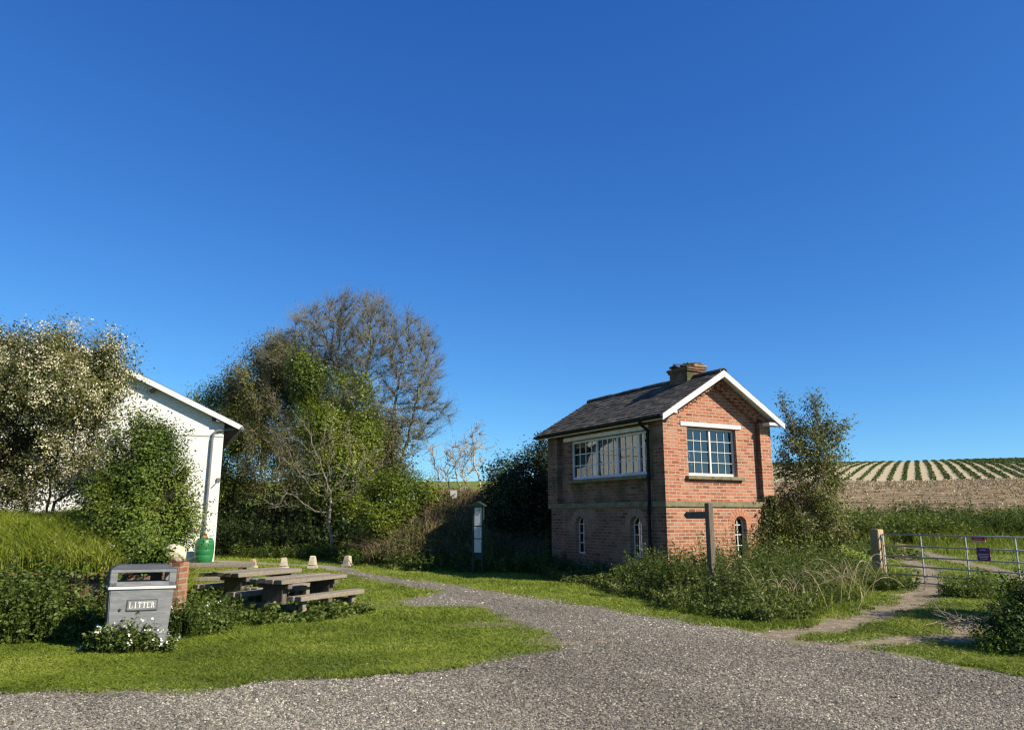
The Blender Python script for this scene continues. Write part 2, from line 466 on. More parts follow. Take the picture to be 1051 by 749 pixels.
cx_ = (gx[:-1] + gx[1:]) / 2; cy_ = (gy[:-1] + gy[1:]) / 2
FXc, FYc = np.meshgrid(cx_, cy_)
def cell(A): return (A[:-1, :-1] + A[1:, :-1] + A[:-1, 1:] + A[1:, 1:]) / 4
kind = np.zeros(FXc.shape, int)
kind[cell(A_p) > 0] = 2; kind[cell(A_t) > 0] = 3; kind[cell(A_g) > 0] = 1
kind[cell(A_f) > .5] = 4; kind[cell(A_c) > .5] = 5
V_all = np.stack([GX, GY, GZ], -1).reshape(-1, 3)
idx = np.arange(nx * ny).reshape(ny, nx)
quads = np.stack([idx[:-1, :-1], idx[:-1, 1:], idx[1:, 1:], idx[1:, :-1]], -1)
for k, nm in ((0, 'grass_ground'), (1, 'gravel_drive'), (2, 'dirt_path'), (3, 'dirt_track'), (4, 'stubble_field'), (5, 'crop_field')):
    F = quads[kind == k]
    used, inv = np.unique(F, return_inverse=True)
    ob = arrays_mesh(nm, V_all[used], inv.reshape(-1, 4), M['ground'], smooth=True)
    for an, A in (('gravel_d', A_g), ('path_d', A_p), ('track_d', A_t), ('worn', A_w), ('field', A_f), ('crop', A_c)):
        a = ob.data.attributes.new(an, 'FLOAT', 'POINT'); a.data.foreach_set('value', np.ascontiguousarray(np.clip(A.reshape(-1)[used], -3, 3), np.float32))
    ob['kind'] = 'structure'

def H(x, y): return float(height(np.array([x]), np.array([y]))[0])
# ------------------------------------------------------------------ materials of built things
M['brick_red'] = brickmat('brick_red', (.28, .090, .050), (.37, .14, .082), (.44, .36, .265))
M['brick_low'] = brickmat('brick_low', (.27, .09, .046), (.36, .14, .075), (.44, .37, .275), pale=.15)
M['brick_arch'] = weathered('brick_arch', (.33, .13, .07), (.40, .20, .12), 9, .9, 60, .4)
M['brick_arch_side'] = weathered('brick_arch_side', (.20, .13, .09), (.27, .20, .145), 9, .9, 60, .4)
M['brick_side'] = brickmat('brick_side', (.15, .062, .038), (.21, .092, .058), (.25, .21, .155), moss=.95)  # darker brick colour carries the long side's shade; the green is algae
M['brick_side_low'] = brickmat('brick_side_low', (.145, .062, .038), (.20, .092, .058), (.25, .215, .16), moss=.5, pale=.1)  # lower long side: shade put into the darker brick colour, some algae
M['brick_old'] = brickmat('brick_old', (.24, .085, .045), (.33, .14, .08), (.32, .28, .20), moss=.6)
M['mossy_stone'] = weathered('mossy_stone', (.13, .12, .062), (.20, .17, .105), 5, .9, 50, .4, stain=(.06, .072, .028))
M['slate'] = None
M['white_wood'] = weathered('white_wood', (.57, .55, .495), (.65, .64, .60), 3, .55, 40, .1, stain=(.6, .57, .5))
M['grey_wood_paint'] = weathered('grey_wood_paint', (.55, .57, .57), (.68, .69, .68), 3, .6, 40, .1, stain=(.42, .44, .42))
M['black_iron'] = weathered('black_iron', (.010, .010, .010), (.016, .016, .015), 5, .7, 40, .1, spec=.15)
M['inner_plaster'] = weathered('inner_plaster', (.5, .48, .42), (.62, .6, .54), 2, .9, 30, .1)
M['blind'] = weathered('blind', (.72, .71, .62), (.82, .81, .72), 1.5, .9, 8, .1, stain=(.60, .58, .48), stretch=(1, 1, .25))
M['old_wood'] = weathered('old_wood', (.165, .138, .102), (.26, .225, .172), 5, .85, 45, .5, stain=(.12, .10, .07), stretch=(1, 6, 6))
M['old_wood_dark'] = weathered('old_wood_dark', (.085, .07, .05), (.14, .115, .085), 5, .85, 45, .5, stretch=(6, 6, 1))
M['post_wood'] = weathered('post_wood', (.36, .26, .15), (.48, .37, .24), 4, .85, 40, .4, stain=(.22, .17, .11), stretch=(6, 6, 1))
M['galv'] = weathered('galv', (.28, .30, .315), (.38, .40, .415), 8, .45, 60, .08, metallic=.55, stain=(.30, .31, .30))
M['bin_grey'] = weathered('bin_grey', (.125, .13, .134), (.18, .184, .184), 4, .62, 70, .15, stain=(.20, .21, .21), stretch=(1, 1, 5))
M['bin_dark'] = weathered('bin_dark', (.05, .055, .06), (.075, .08, .085), 4, .55, 60, .1)
M['bin_black'] = weathered('bin_black', (.018, .018, .02), (.03, .03, .03), 4, .7, 60, .1)
M['cream_line'] = weathered('cream_line', (.62, .60, .52), (.70, .68, .60), 6, .6, 40, .1)
M['white_wall'] = None
M['concrete'] = weathered('concrete', (.36, .31, .23), (.48, .43, .34), 6, .92, 50, .5, stain=(.28, .25, .15))
M['rough_stone'] = weathered('rough_stone', (.42, .36, .24), (.56, .50, .38), 7, .95, 40, .9, stain=(.30, .26, .14))
M['green_plastic'] = weathered('green_plastic', (.012, .12, .035), (.018, .16, .05), 3, .42, 30, .05, spec=.5)
M['dark_green'] = weathered('dark_green', (.012, .028, .018), (.02, .04, .026), 5, .6, 40, .1)
M['panel_white'] = weathered('panel_white', (.46, .48, .44), (.55, .56, .53), 2, .5, 30, .05)
M['panel_print'] = weathered('panel_print', (.16, .18, .17), (.25, .27, .26), 30, .6, 40, .05)
M['sign_red'] = weathered('sign_red', (.30, .02, .02), (.36, .03, .03), 4, .5, 40, .03)
M['sign_cream'] = weathered('sign_cream', (.62, .35, .25), (.66, .42, .3), 4, .5, 40, .03)
M['sign_purple'] = weathered('sign_purple', (.12, .018, .085), (.15, .024, .11), 4, .5, 40, .03)
M['sign_blue'] = weathered('sign_blue', (.05, .04, .20), (.06, .05, .24), 4, .5, 40, .03)
M['pale_print'] = weathered('pale_print', (.55, .5, .6), (.62, .58, .66), 6, .6, 40, .03)
M['grey_pipe'] = weathered('grey_pipe', (.10, .105, .115), (.14, .145, .155), 4, .5, 40, .05)
M['terracotta'] = weathered('terracotta', (.40, .15, .07), (.5, .2, .1), 5, .8, 40, .2)
M['yellow_stone'] = weathered('yellow_stone', (.30, .20, .10), (.40, .28, .15), 6, .9, 50, .5)

def slatemat():
    m, nt = newmat('slate'); co = coords(nt)
    s = N(nt, 'ShaderNodeSeparateXYZ'); nt.links.new(co, s.inputs[0])
    cb = N(nt, 'ShaderNodeCombineXYZ'); nt.links.new(s.outputs[1], cb.inputs[0]); nt.links.new(s.outputs[2], cb.inputs[1])
    b = N(nt, 'ShaderNodeTexBrick', i_Scale=1.0, i_Mortar_Size=.004, i_Mortar_Smooth=.1)
    b.inputs['Brick Width'].default_value = .26; b.inputs['Row Height'].default_value = .0864
    b.inputs['Color1'].default_value = (0, 0, 0, 1); b.inputs['Color2'].default_value = (1, 1, 1, 1)
    nt.links.new(cb.outputs[0], b.inputs[0])
    col = ramp(nt, b.outputs[0], [(0, (.046, .043, .037)), (.5, (.076, .070, .058)), (1, (.125, .116, .096))])
    n1 = noise(nt, co, 2.5, 6, .7); n2 = noise(nt, co, 35, 4, .6)
    col = mixc(nt, maprange(nt, n1, .5, .7, 0, .6), col, (.105, .085, .06))
    col = mixc(nt, maprange(nt, noise(nt, co, 9, 5, .7), .58, .68, 0, .6), col, (.17, .16, .12))
    col = mixc(nt, b.outputs['Fac'], col, (.015, .015, .015))
    h = mth(nt, 'SUBTRACT', mth(nt, 'MULTIPLY', n2, .4), b.outputs['Fac'])
    finish(nt, col, .9, h, .6, .01, spec=.12)
    return m
M['slate'] = slatemat()

def whitewall():
    m, nt = newmat('white_wall'); co = coords(nt)
    s = N(nt, 'ShaderNodeSeparateXYZ'); nt.links.new(co, s.inputs[0])
    u = mth(nt, 'ADD', s.outputs[0], s.outputs[1]); cb = N(nt, 'ShaderNodeCombineXYZ'); nt.links.new(u, cb.inputs[0]); nt.links.new(s.outputs[2], cb.inputs[1])
    b = N(nt, 'ShaderNodeTexBrick', i_Scale=1.0, i_Mortar_Size=.012, i_Mortar_Smooth=.4)
    b.inputs['Brick Width'].default_value = .25; b.inputs['Row Height'].default_value = .085
    nt.links.new(cb.outputs[0], b.inputs[0])
    col = mixc(nt, noise(nt, co, 1.5, 5, .6), (.58, .57, .53), (.69, .68, .64))
    col = mixc(nt, maprange(nt, noise(nt, co, 1.1, 6, .75, .6), .52, .70, 0, .55), col, (.55, .52, .45))
    col = mixc(nt, maprange(nt, noise(nt, co, 7, 5, .75), .60, .68, 0, .6), col, (.50, .44, .37))
    h = mth(nt, 'SUBTRACT', noise(nt, co, 25, 4, .6), b.outputs['Fac'])
    finish(nt, col, .85, h, .7, .012, spec=.2)
    return m
M['white_wall'] = whitewall()

def glassmat():
    m, nt = newmat('glass')
    g = N(nt, 'ShaderNodeBsdfGlossy', i_Roughness=.02); g.inputs[0].default_value = (.9, .95, 1, 1)
    t = N(nt, 'ShaderNodeBsdfTransparent'); t.inputs[0].default_value = (.86, .9, .88, 1)
    fr = N(nt, 'ShaderNodeFresnel', i_IOR=1.52)
    f = mth(nt, 'ADD', mth(nt, 'MULTIPLY', fr.outputs[0], 1.6), .04, clamp=True)
    bp = N(nt, 'ShaderNodeBump', i_Strength=.12, i_Distance=.02); nt.links.new(noise(nt, coords(nt), 2.2, 2), bp.inputs['Height']); nt.links.new(bp.outputs[0], g.inputs['Normal'])
    mx = N(nt, 'ShaderNodeMixShader', i_Fac=f); nt.links.new(t.outputs[0], mx.inputs[1]); nt.links.new(g.outputs[0], mx.inputs[2])
    o = N(nt, 'ShaderNodeOutputMaterial'); nt.links.new(mx.outputs[0], o.inputs[0])
    return m
M['glass'] = glassmat()

# ------------------------------------------------------------------ the brick signal cabin
HROT = math.atan2(.479, .878)
W, L = 3.76, 5.55
ZS0, ZS1, ZE, ZR = 1.88, 2.04, 4.16, 5.42
cab = empty('signal_cabin', (HX, HY, 0), HROT)
tag(cab, 'small two storey red brick cabin with slate gable roof and arched lower windows', 'signal cabin')
G = .16                                   # recess of the upper wall panels behind the corner piers
slope = (ZR - ZE) / (W/2 + .2)
def rake(x): return ZR - .07 - abs(x - W/2) * slope
def arch_poly(c, hw, z0, ztop, n=10):
    zc = ztop - hw
    return [(c-hw, z0), (c+hw, z0)] + [(c + hw*math.cos(math.pi*k/n), zc + hw*math.sin(math.pi*k/n)) for k in range(n+1)]
ARCH_LEFT = [(1.22, .24), (3.80, .24)]; ARCH_FRONT = [(2.45, .21)]
AZ0, AZ1 = .62, 1.66
T = .24
# lower wall: hollow, with arched openings
lw = MB().box(0, W, 0, L-.2, -.3, ZS0).build('lower_wall', M['brick_low'], fix=True)
cuts = [MB().box(T, W-T, T, L-.2-T, -.1, ZS0+1).build('cut', None)]
for c, hw in ARCH_LEFT: cuts.append(MB().prism(arch_poly(c, hw, AZ0, AZ1), 'x', -.1, T+.1).build('cut', None))
for c, hw in ARCH_FRONT: cuts.append(MB().prism(arch_poly(c, hw, AZ0, AZ1), 'y', -.1, T+.1).build('cut', None))
boolean_cut(lw, cuts); lw.parent = cab
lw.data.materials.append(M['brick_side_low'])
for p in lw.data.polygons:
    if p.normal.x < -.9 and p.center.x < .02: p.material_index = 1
# upper wall
FW = (.92, 2.62, 2.68, 3.92)              # front window x0 x1 z0 z1
SW = (.78, 4.52, 2.72, 3.86)              # side window y0 y1 z0 z1
pent = [(G, ZS1-.02), (W-G, ZS1-.02), (W-G, rake(W-G)-.02), (W/2, rake(W/2)-.02), (G, rake(G)-.02)]
uw = MB().prism(pent, 'y', G, L-G).build('upper_wall', M['brick_red'])
ip = [(G+T, ZS1-.2), (W-G-T, ZS1-.2), (W-G-T, rake(W-G)-.1), (W/2, rake(W/2)-.28), (G+T, rake(G)-.1)]
cuts = [MB().prism(ip, 'y', G+T, L-G-T).build('cut', None),
        MB().box(FW[0], FW[1], -.2, .6, FW[2], FW[3]).build('cut', None), MB().box(-.2, .6, SW[0], SW[1], SW[2], SW[3]).build('cut', None)]
boolean_cut(uw, cuts)
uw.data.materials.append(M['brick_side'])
for p in uw.data.polygons:                # long side: algae green, its shade also put into darker brick
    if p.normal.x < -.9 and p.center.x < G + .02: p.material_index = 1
uw.parent = cab
# corner piers, corbelled gable band
for (x0, x1, y0, y1) in ((0, .46, 0, .42), (W-.40, W, 0, .42), (0, .42, L-.55, L), (W-.42, W, L-.42, L)):
    zt = min(rake(max(x0, .02)), rake(min(x1, W-.02))) - .04
    o_ = MB().box(x0, x1, y0, y1, ZS1-.01, zt - .003).build('corner_pier', M['brick_red'], cab)
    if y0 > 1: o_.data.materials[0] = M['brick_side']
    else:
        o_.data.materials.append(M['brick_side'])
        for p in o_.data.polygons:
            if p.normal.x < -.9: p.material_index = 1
gb = MB()
for sgn in (-1, 1):
    xs = [W/2, W/2 + sgn*(W/2 - .001)]
    gb.prism([(xs[0], rake(W/2)-.03), (xs[1], rake(xs[1])-.03), (xs[1], rake(xs[1])-.17), (xs[0], rake(W/2)-.17)], 'y', .004, G+.02)
gb.build('gable_band', M['brick_red'], cab)
cb = MB()
for sgn in (-1, 1):
    for k in range(9):
        xm = W/2 + sgn*(.10 + k*.158); zt = rake(xm) - .175
        cb.box(xm-.085, xm+.085, .018, G+.02, zt-.075, zt)
        cb.box(xm-.04, xm+.085 if sgn > 0 else xm+.04, .045, G+.02, zt-.145, zt-.078)
cb.build('corbel_bricks', M['brick_red'], cab, bevel=.004)
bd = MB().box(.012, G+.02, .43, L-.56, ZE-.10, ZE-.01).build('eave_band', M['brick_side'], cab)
# string course of mossy stone
sc_ = MB().box(-.035, W+.035, -.035, .3, ZS0+.002, ZS1-.012).box(-.035, .3, .302, L-.05, ZS0+.002, ZS1-.012).box(W-.3, W+.035, .302, L-.05, ZS0+.002, ZS1-.012)
sc_.build('string_course', M['mossy_stone'], cab, bevel=.012)
MB().box(.05, W-.05, .35, L-.3, 1.90, 1.96).build('upper_floor', M['old_wood'], cab)
# arched window surrounds and windows
def arch_window(c, hw, axis, label=None):
    ring = MB(); zc = AZ1 - hw; n = 11
    for k in range(n):
        a0 = math.pi*(k+.06)/n; a1 = math.pi*(k+.94)/n; r0, r1 = hw+.003, hw+.21
        ring.prism([(c+r0*math.cos(a0), zc+r0*math.sin(a0)), (c+r1*math.cos(a0), zc+r1*math.sin(a0)), (c+r1*math.cos(a1), zc+r1*math.sin(a1)), (c+r0*math.cos(a1), zc+r0*math.sin(a1))], axis, -.006, .1)
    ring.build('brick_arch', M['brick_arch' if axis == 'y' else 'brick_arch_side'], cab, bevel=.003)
    d0, d1 = .12, .16
    fr = MB(); P1 = arch_poly(c, hw, AZ0, AZ1, 12); P0 = arch_poly(c, hw-.035, AZ0+.035, AZ1-.035, 12)
    for i in range(len(P1)):
        j = (i+1) % len(P1); fr.prism([P1[i], P1[j], P0[j], P0[i]], axis, d0, d1)
    f = fr.build('arched_window', M['white_wood'], cab)
    gbz = MB(); q0, q1 = d0+.008, d1-.008
    def bar(a, b, z0, z1):
        if axis == 'y': gbz.box(a, b, q0, q1, z0, z1)
        else: gbz.box(q0, q1, a, b, z0, z1)
    bar(c-.011, c+.011, AZ0+.03, AZ1-.03)
    for z in (AZ0+.30, AZ0+.57, AZ0+.82): bar(c-hw+.02, c+hw-.02, z-.011, z+.011)
    gbz.build('glazing_bars', M['white_wood'], f)
    gl = MB()
    if axis == 'y': gl.prism(arch_poly(c, hw-.02, AZ0+.02, AZ1-.02), 'y', .139, .143)
    else: gl.prism(arch_poly(c, hw-.02, AZ0+.02, AZ1-.02), 'x', .139, .143)
    gl.build('pane', M['glass'], f)
for c, hw in ARCH_LEFT: arch_window(c, hw, 'x')
for c, hw in ARCH_FRONT: arch_window(c, hw, 'y')
bsd = [MB().box(.30, .32, a, b, .4, 1.8).build('inner_board', M['inner_plaster'], cab) for a, b in ((.9, 1.75), (3.45, 4.2))]
# front window: two sashes of 3 x 4 panes
def win_front():
    x0, x1, z0, z1 = FW; yf = G + .10
    f = MB()
    f.box(x0, x0+.06, yf, yf+.07, z0, z1).box(x1-.06, x1, yf, yf+.07, z0, z1).box(x0+.06, x1-.06, yf, yf+.07, z0, z0+.07).box(x0+.06, x1-.06, yf, yf+.07, z1-.05, z1)
    xm = (x0+x1)/2; f.box(xm-.028, xm+.028, yf-.008, yf+.062, z0+.07, z1-.05)
    o_ = f.build('front_window', M['white_wood'], cab, bevel=.004)
    b = MB()
    for (a, c) in ((x0+.06, xm-.035), (xm+.035, x1-.06)):
        for k in (1, 2): xx = a+(c-a)*k/3; b.box(xx-.0065, xx+.0065, yf+.02, yf+.052, z0+.07, z1-.05)
        for k in (1, 2, 3): zz = z0+.07+(z1-z0-.12)*k/4; b.box(a, c, yf+.022, yf+.05, zz-.0065, zz+.0065)
    b.build('glazing_bars', M['white_wood'], o_)
    MB().box(x0+.03, x1-.03, yf+.034, yf+.038, z0+.03, z1-.03).build('pane', M['glass'], o_)
    MB().box(x0-.10, x1+.17, G-.10, G+.10, z0-.10, z0-.012).build('window_sill', M['mossy_stone'], cab, bevel=.01)
    MB().box(x0-.22, x1+.20, G-.028, G+.05, z1+.02, z1+.13).build('lintel', M['white_wood'], cab, bevel=.005)
win_front()
def win_side():
    y0, y1, z0, z1 = SW; xf = G + .09
    f = MB(); n = 4
    f.box(xf, xf+.08, y0, y0+.08, z0, z1).box(xf, xf+.08, y1-.08, y1, z0, z1).box(xf, xf+.08, y0+.08, y1-.08, z0, z0+.08).box(xf, xf+.08, y0+.08, y1-.08, z1-.06, z1)
    ys = [y0+.08, y0+.52, y0+1.46, y0+2.44, y1-.08]
    for y in ys[1:-1]: f.box(xf-.012, xf+.075, y-.045, y+.045, z0+.08, z1-.06)
    o_ = f.build('side_window', M['grey_wood_paint'], cab, bevel=.004)
    b = MB()
    for a, c, nb in zip(ys[:-1], ys[1:], (2, 3, 4, 4)):
        for k in range(1, nb): yy = a+(c-a)*k/nb; b.box(xf+.02, xf+.05, yy-.013, yy+.013, z0+.08, z1-.06)
        for k in (1, 2): zz = z0+.08+(z1-z0-.14)*k/3; b.box(xf+.022, xf+.048, a, c, zz-.013, zz+.013)
    # the sash nearest the far end slides open over its neighbour
    a, c = ys[3]-.02, ys[3]+.42
    b.box(xf+.055, xf+.085, a, a+.05, z0+.08, z1-.06).box(xf+.055, xf+.085, c, c+.05, z0+.08, z1-.06)
    b.build('glazing_bars', M['grey_wood_paint'], o_)
    MB().box(xf+.034, xf+.038, y0+.03, y1-.03, z0+.03, z1-.03).build('pane', M['glass'], o_)
    bl = MB()
    for k, (a, c, zt) in enumerate(((y0+.05, y0+.47, z1), (y0+.53, y0+1.32, z1), (y0+1.42, y0+1.95, z1-.28), (y0+1.95, y0+2.3, z1-.10), (y0+2.45, y1-.15, z0+.55))):
        bl.box(G+T+.03+.02*k, G+T+.035+.02*k, a, c, z0-.1, zt)
    bl.build('window_blind', M['blind'], o_)
    MB().box(-.0, G+.1, y0-.06, y1+.06, z0-.11, z0-.012).build('window_sill', M['mossy_stone'], cab, bevel=.01)
    MB().box(G-.05, G+.05, y0-.05, y1+.28, z1+.015, z1+.125).build('lintel', M['grey_wood_paint'], cab, bevel=.005)
win_side()
# roof: courses of slates on both slopes
Y0, Y1 = -.30, L + .34
XE = -.24
def roof_side(sgn):
    mb = MB(); n = 15; run = W/2 - XE
    s_len = math.hypot(run, ZR - (ZR - run*slope)); step = run / n
    for k in range(n):
        xa = W/2 + sgn*(run - k*step + .012); xb = W/2 + sgn*(run - (k+1)*step - .035 if k < n-1 else 0)
        za = ZR - abs(xa-W/2)*slope; zb = ZR - abs(xb-W/2)*slope
        # split each course into slates of uneven height and end
        y = Y0 + (.13 if k % 2 else 0)
        ys = [Y0]
        while y < Y1 - .1:
            y += .26
            if y > Y0 + .06: ys.append(min(y, Y1))
        if ys[-1] < Y1: ys.append(Y1)
        for a, b in zip(ys[:-1], ys[1:]):
            j = random.uniform(-.004, .006); e = random.uniform(-.006, .008) * sgn
            mb.add([(xa+e, a+.002, za+.022+j), (xa+e, b-.002, za+.022+j), (xb, b-.002, zb+.004), (xb, a+.002, zb+.004),
                    (xa+e, a+.002, za+.008+j), (xa+e, b-.002, za+.008+j), (xb, b-.002, zb-.010), (xb, a+.002, zb-.010)],
                   [(0,1,2,3),(7,6,5,4),(0,4,5,1),(1,5,6,2),(2,6,7,3),(3,7,4,0)])
    return mb.build('roof_slates', M['slate'], cab)
roof_side(-1); roof_side(1)
dk = MB()
for sgn in (-1, 1):
    xe = W/2 + sgn*(W/2 - XE - .03)
    dk.prism([(W/2, ZR-.012), (xe, ZR-.012-abs(xe-W/2)*slope), (xe, ZR-.05-abs(xe-W/2)*slope), (W/2, ZR-.05)], 'y', Y0+.03, Y1-.03)
dk.build('roof_boarding', M['grey_wood_paint'], cab)
rt = MB(); y = Y0
while y < Y1 - .05:
    e = min(y+.33, Y1); j = random.uniform(-.008, .008)
    pts = [(W/2 + .135*math.cos(t)*1.0, ZR - .045 + j + .105*math.sin(t)) for t in [math.pi*k/8 for k in range(9)]]
    pin = [(W/2 + .115*math.cos(t), ZR - .05 + j + .085*math.sin(t)) for t in [math.pi*k/8 for k in range(8, -1, -1)]]
    rt.prism(pts + pin, 'y', y+.003, e-.003); y += .33
rt.build('ridge_tiles', M['slate'], cab)
# bargeboards
for sgn in (-1, 1):
    xe = W/2 + sgn*(W/2 - XE + .005); zb = lambda x: ZR - .005 - abs(x-W/2)*slope
    mb = MB().prism([(W/2, zb(W/2)), (xe, zb(xe)), (xe, zb(xe)-.15), (W/2, zb(W/2)-.17)], 'y', Y0-.01, Y0+.03)
    mb.build('bargeboard', M['white_wood'], cab, bevel=.004)
MB().box(W-.30, W+.20, Y0+.031, -.005, ZE-.10, ZE-.02).build('purlin_end', M['white_wood'], cab, bevel=.004)
MB().box(.16, .26, Y0+.031, .0, ZE+.02, ZE+.10).build('purlin_end', M['white_wood'], cab, bevel=.004)
# eaves: soffit board, fascia, gutter, downpipe
zg = ZR - (W/2 - XE)*slope
MB().box(XE+.06, XE+.085, Y0+.04, Y1-.04, zg-.125, zg+.0).box(XE+.086, .0, Y0+.04, Y1-.04, zg-.02, zg-.003).build('fascia', M['grey_wood_paint'], cab)
gt = MB(); cxg, czg = XE+.0, zg-.025
outer = [(cxg+.078*math.cos(t), czg+.078*math.sin(t)) for t in [math.pi + math.pi*k/10 for k in range(11)]]
inner = [(cxg+.066*math.cos(t), czg+.066*math.sin(t)) for t in [2*math.pi - math.pi*k/10 for k in range(11)]]
gt.prism(outer+inner, 'y', Y0+.0, Y1-.0)
gt.build('gutter', M['black_iron'], cab)
dp = MB().tube([(cxg, .62, czg-.05), (cxg, .62, czg-.12), (-.02, .57, czg-.30), (-.045, .56, czg-.36), (-.06, .56, ZS1+.05), (-.085, .56, ZS0-.1), (-.085, .56, .15)], .042, 12)
for z in (3.55, 2.6, 1.75, .9): dp.lathe([(.056, -.03), (.056, .03)], 12, (-.06 if z > 2 else -.085, .56, z))
dp.build('downpipe', M['black_iron'], cab)
# broken chimney stack
ch = empty('chimney', (0, 0, 0)); ch.parent = cab
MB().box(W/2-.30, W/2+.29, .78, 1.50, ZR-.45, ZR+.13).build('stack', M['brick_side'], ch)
st = MB()
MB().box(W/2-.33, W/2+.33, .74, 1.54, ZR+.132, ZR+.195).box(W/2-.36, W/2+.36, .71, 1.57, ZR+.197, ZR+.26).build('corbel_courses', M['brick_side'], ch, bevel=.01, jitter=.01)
st.box(W/2-.12, W/2+.37, .69, 1.20, ZR+.262, ZR+.325).box(W/2-.02, W/2+.33, .76, 1.08, ZR+.327, ZR+.37)
st.build('stone_cap', M['yellow_stone'], ch, bevel=.02, jitter=.016)
dbr = MB()
for k in range(7):
    a = random.uniform(0, 6.3); Mx = Matrix.Translation((W/2 + random.uniform(-.28, .22), 1.17 + random.uniform(-.25, .3), ZR + .335 + .014*k)) @ Matrix.Rotation(a, 4, 'Z') @ Matrix.Rotation(random.uniform(-.25, .25), 4, 'X')
    dbr.box(-.2, .2, -.12, .12, -.012, .018, Mx)
dbr.build('loose_slates', M['slate'], ch)
# letters? none.  A door-less cabin: the entrance is on the hidden side.

# ------------------------------------------------------------------ white building on the left
BC = gnd(219.5, 576.5)
bang = R(25)
wb = empty('white_building', (BC.x, BC.y, 0), bang)
tag(wb, 'whitewashed brick building with low gable roof and grey downpipe behind the blossoming tree', 'building')
BW, BL = 10.0, 16.0
BZE = 5.22; bsl = .465; BZR = BZE + bsl*BW/2
MB().prism([(-BW, -.3), (0, -.3), (0, BZE), (-BW/2, BZR), (-BW, BZE)], 'y', 0, BL).build('wall', M['white_wall'], wb)
rf = MB()
for sgn in (-1, 1):
    xe = -BW/2 + sgn*(BW/2 + .62); ze = BZR - (BW/2+.62)*bsl
    rf.prism([(-BW/2, BZR+.16), (xe, ze+.16), (xe, ze+.02), (-BW/2, BZR+.02)], 'y', -.32, BL+.4)
rf.build('roof', M['slate'], wb)
for sgn in (-1, 1):
    xe = -BW/2 + sgn*(BW/2 + .64); ze = BZR - (BW/2+.64)*bsl
    MB().prism([(-BW/2, BZR+.13), (xe, ze+.13), (xe, ze-.06), (-BW/2, BZR-.08)], 'y', -.36, -.322).build('bargeboard', M['white_wood'], wb)
for x in (-.25, -2.6, -5.0): MB().box(x-.07, x+.07, -.315, -.002, BZR-abs(x+5)*bsl-.16, BZR-abs(x+5)*bsl-.03).build('purlin_end', M['grey_pipe'], wb)
pd = MB().tube([(.45, -.08, BZE-.22), (.30, -.08, BZE-.27), (-.25, -.08, BZE-.36), (-.36, -.08, BZE-.46), (-.40, -.08, BZE-.7), (-.42, -.08, 1.3), (-.42, -.12, .95)], .052, 10)
pd.build('downpipe', M['grey_pipe'], wb)
MB().tube([(.62, -.5, BZE-.26), (.62, BL, BZE-.26)], .07, 10).build('gutter', M['grey_pipe'], wb)
MB().box(-.46, -.26, -.12, -.002, BZE+.0, BZE+.16).build('alarm_box', M['bin_dark'], wb, bevel=.01)
MB().tube([(-2.6, -.02, BZE+1.05), (-2.6, -.16, BZE+1.09), (-2.6, -.30, BZE+.98)], [.05, .05, .11], 10).build('floodlight', M['bin_black'], wb)
MB().box(-.13, .0, -.07, -.002, 2.95, 3.08).tube([(-.08, -.05, 2.95), (-.22, -.12, 2.80)], .02, 8).build('wall_tap', M['grey_pipe'], wb)
MB().box(-3.4, -.02, -.012, -.001, 4.63, 4.66).build('wall_crack', M['mossy_stone'], wb)

# green water barrel under the downpipe
bp = gnd(208.5, 578.0)
bb = empty('water_barrel', (bp.x, bp.y, 0)); tag(bb, 'round green plastic water barrel under the downpipe of the white building', 'barrel')
prof = [(.29, 0), (.33, .03), (.36, .2), (.375, .30), (.365, .32), (.38, .34), (.385, .52), (.375, .54), (.385, .56), (.375, .74), (.34, .86), (.30, .92), (.27, .95), (.08, .955)]
MB().lathe([(r*.86, z*.94) for r, z in prof], 28).build('drum', M['green_plastic'], bb, smooth=True)
MB().lathe([(.10, .90), (.10, .95), (.06, .97), (.055, 1.06)], 14).build('inlet_cap', M['terracotta'], bb)

# ------------------------------------------------------------------ retaining wall and pier of the old platform
def plain_wall():
    r = empty('retaining_wall', (WALL_A.x, WALL_A.y, 0), math.atan2(WALL_B.y-WALL_A.y, WALL_B.x-WALL_A.x))
    tag(r, 'low old brick wall buried in nettles along the raised grassy bed', 'wall')
    Lw = (WALL_B - WALL_A).length - .30
    MB().box(0, Lw, 0, .24, -.2, .72).build('brickwork', M['brick_old'], r)
    cp = MB(); x = 0
    while x < Lw - .02:
        e = min(x+.245, Lw); cp.box(x+.004, e-.006, -.03, .25, .722, .80+random.uniform(-.01, .008)); x += .245
    cp.build('coping_bricks', M['brick_old'], r, bevel=.006, jitter=.008)
plain_wall()
pr = empty('brick_pier', (WALL_B.x, WALL_B.y, 0), R(-6)); tag(pr, 'crumbling brick pier topped by a round pale stone behind the litter bin', 'pier')
MB().box(-.13, .13, 0, .26, -.2, .98).build('brickwork', M['brick_old'], pr, jitter=.004)
bmx = bmesh.new(); bmesh.ops.create_icosphere(bmx, subdivisions=4, radius=1)
for v in bmx.verts:
    n_ = float(fnoise(v.co.x*1.3+3, v.co.y*1.3+v.co.z*1.7, 1.2, 4))
    v.co = Vector((v.co.x*.175, v.co.y*.15, v.co.z*.15)) * (1 + .28*n_) + Vector((-.03, .13, 1.10))
me = bpy.data.meshes.new('cap_stone'); bmx.to_mesh(me); bmx.free(); link('cap_stone', me, M['rough_stone'], pr)
p2 = gnd(149, 600); p2 = at(149.5, 600, 11.75)
ps = empty('brick_stub', (p2.x, p2.y, 0), R(4)); tag(ps, 'short broken brick stub standing just left of the stone topped pier', 'pier')
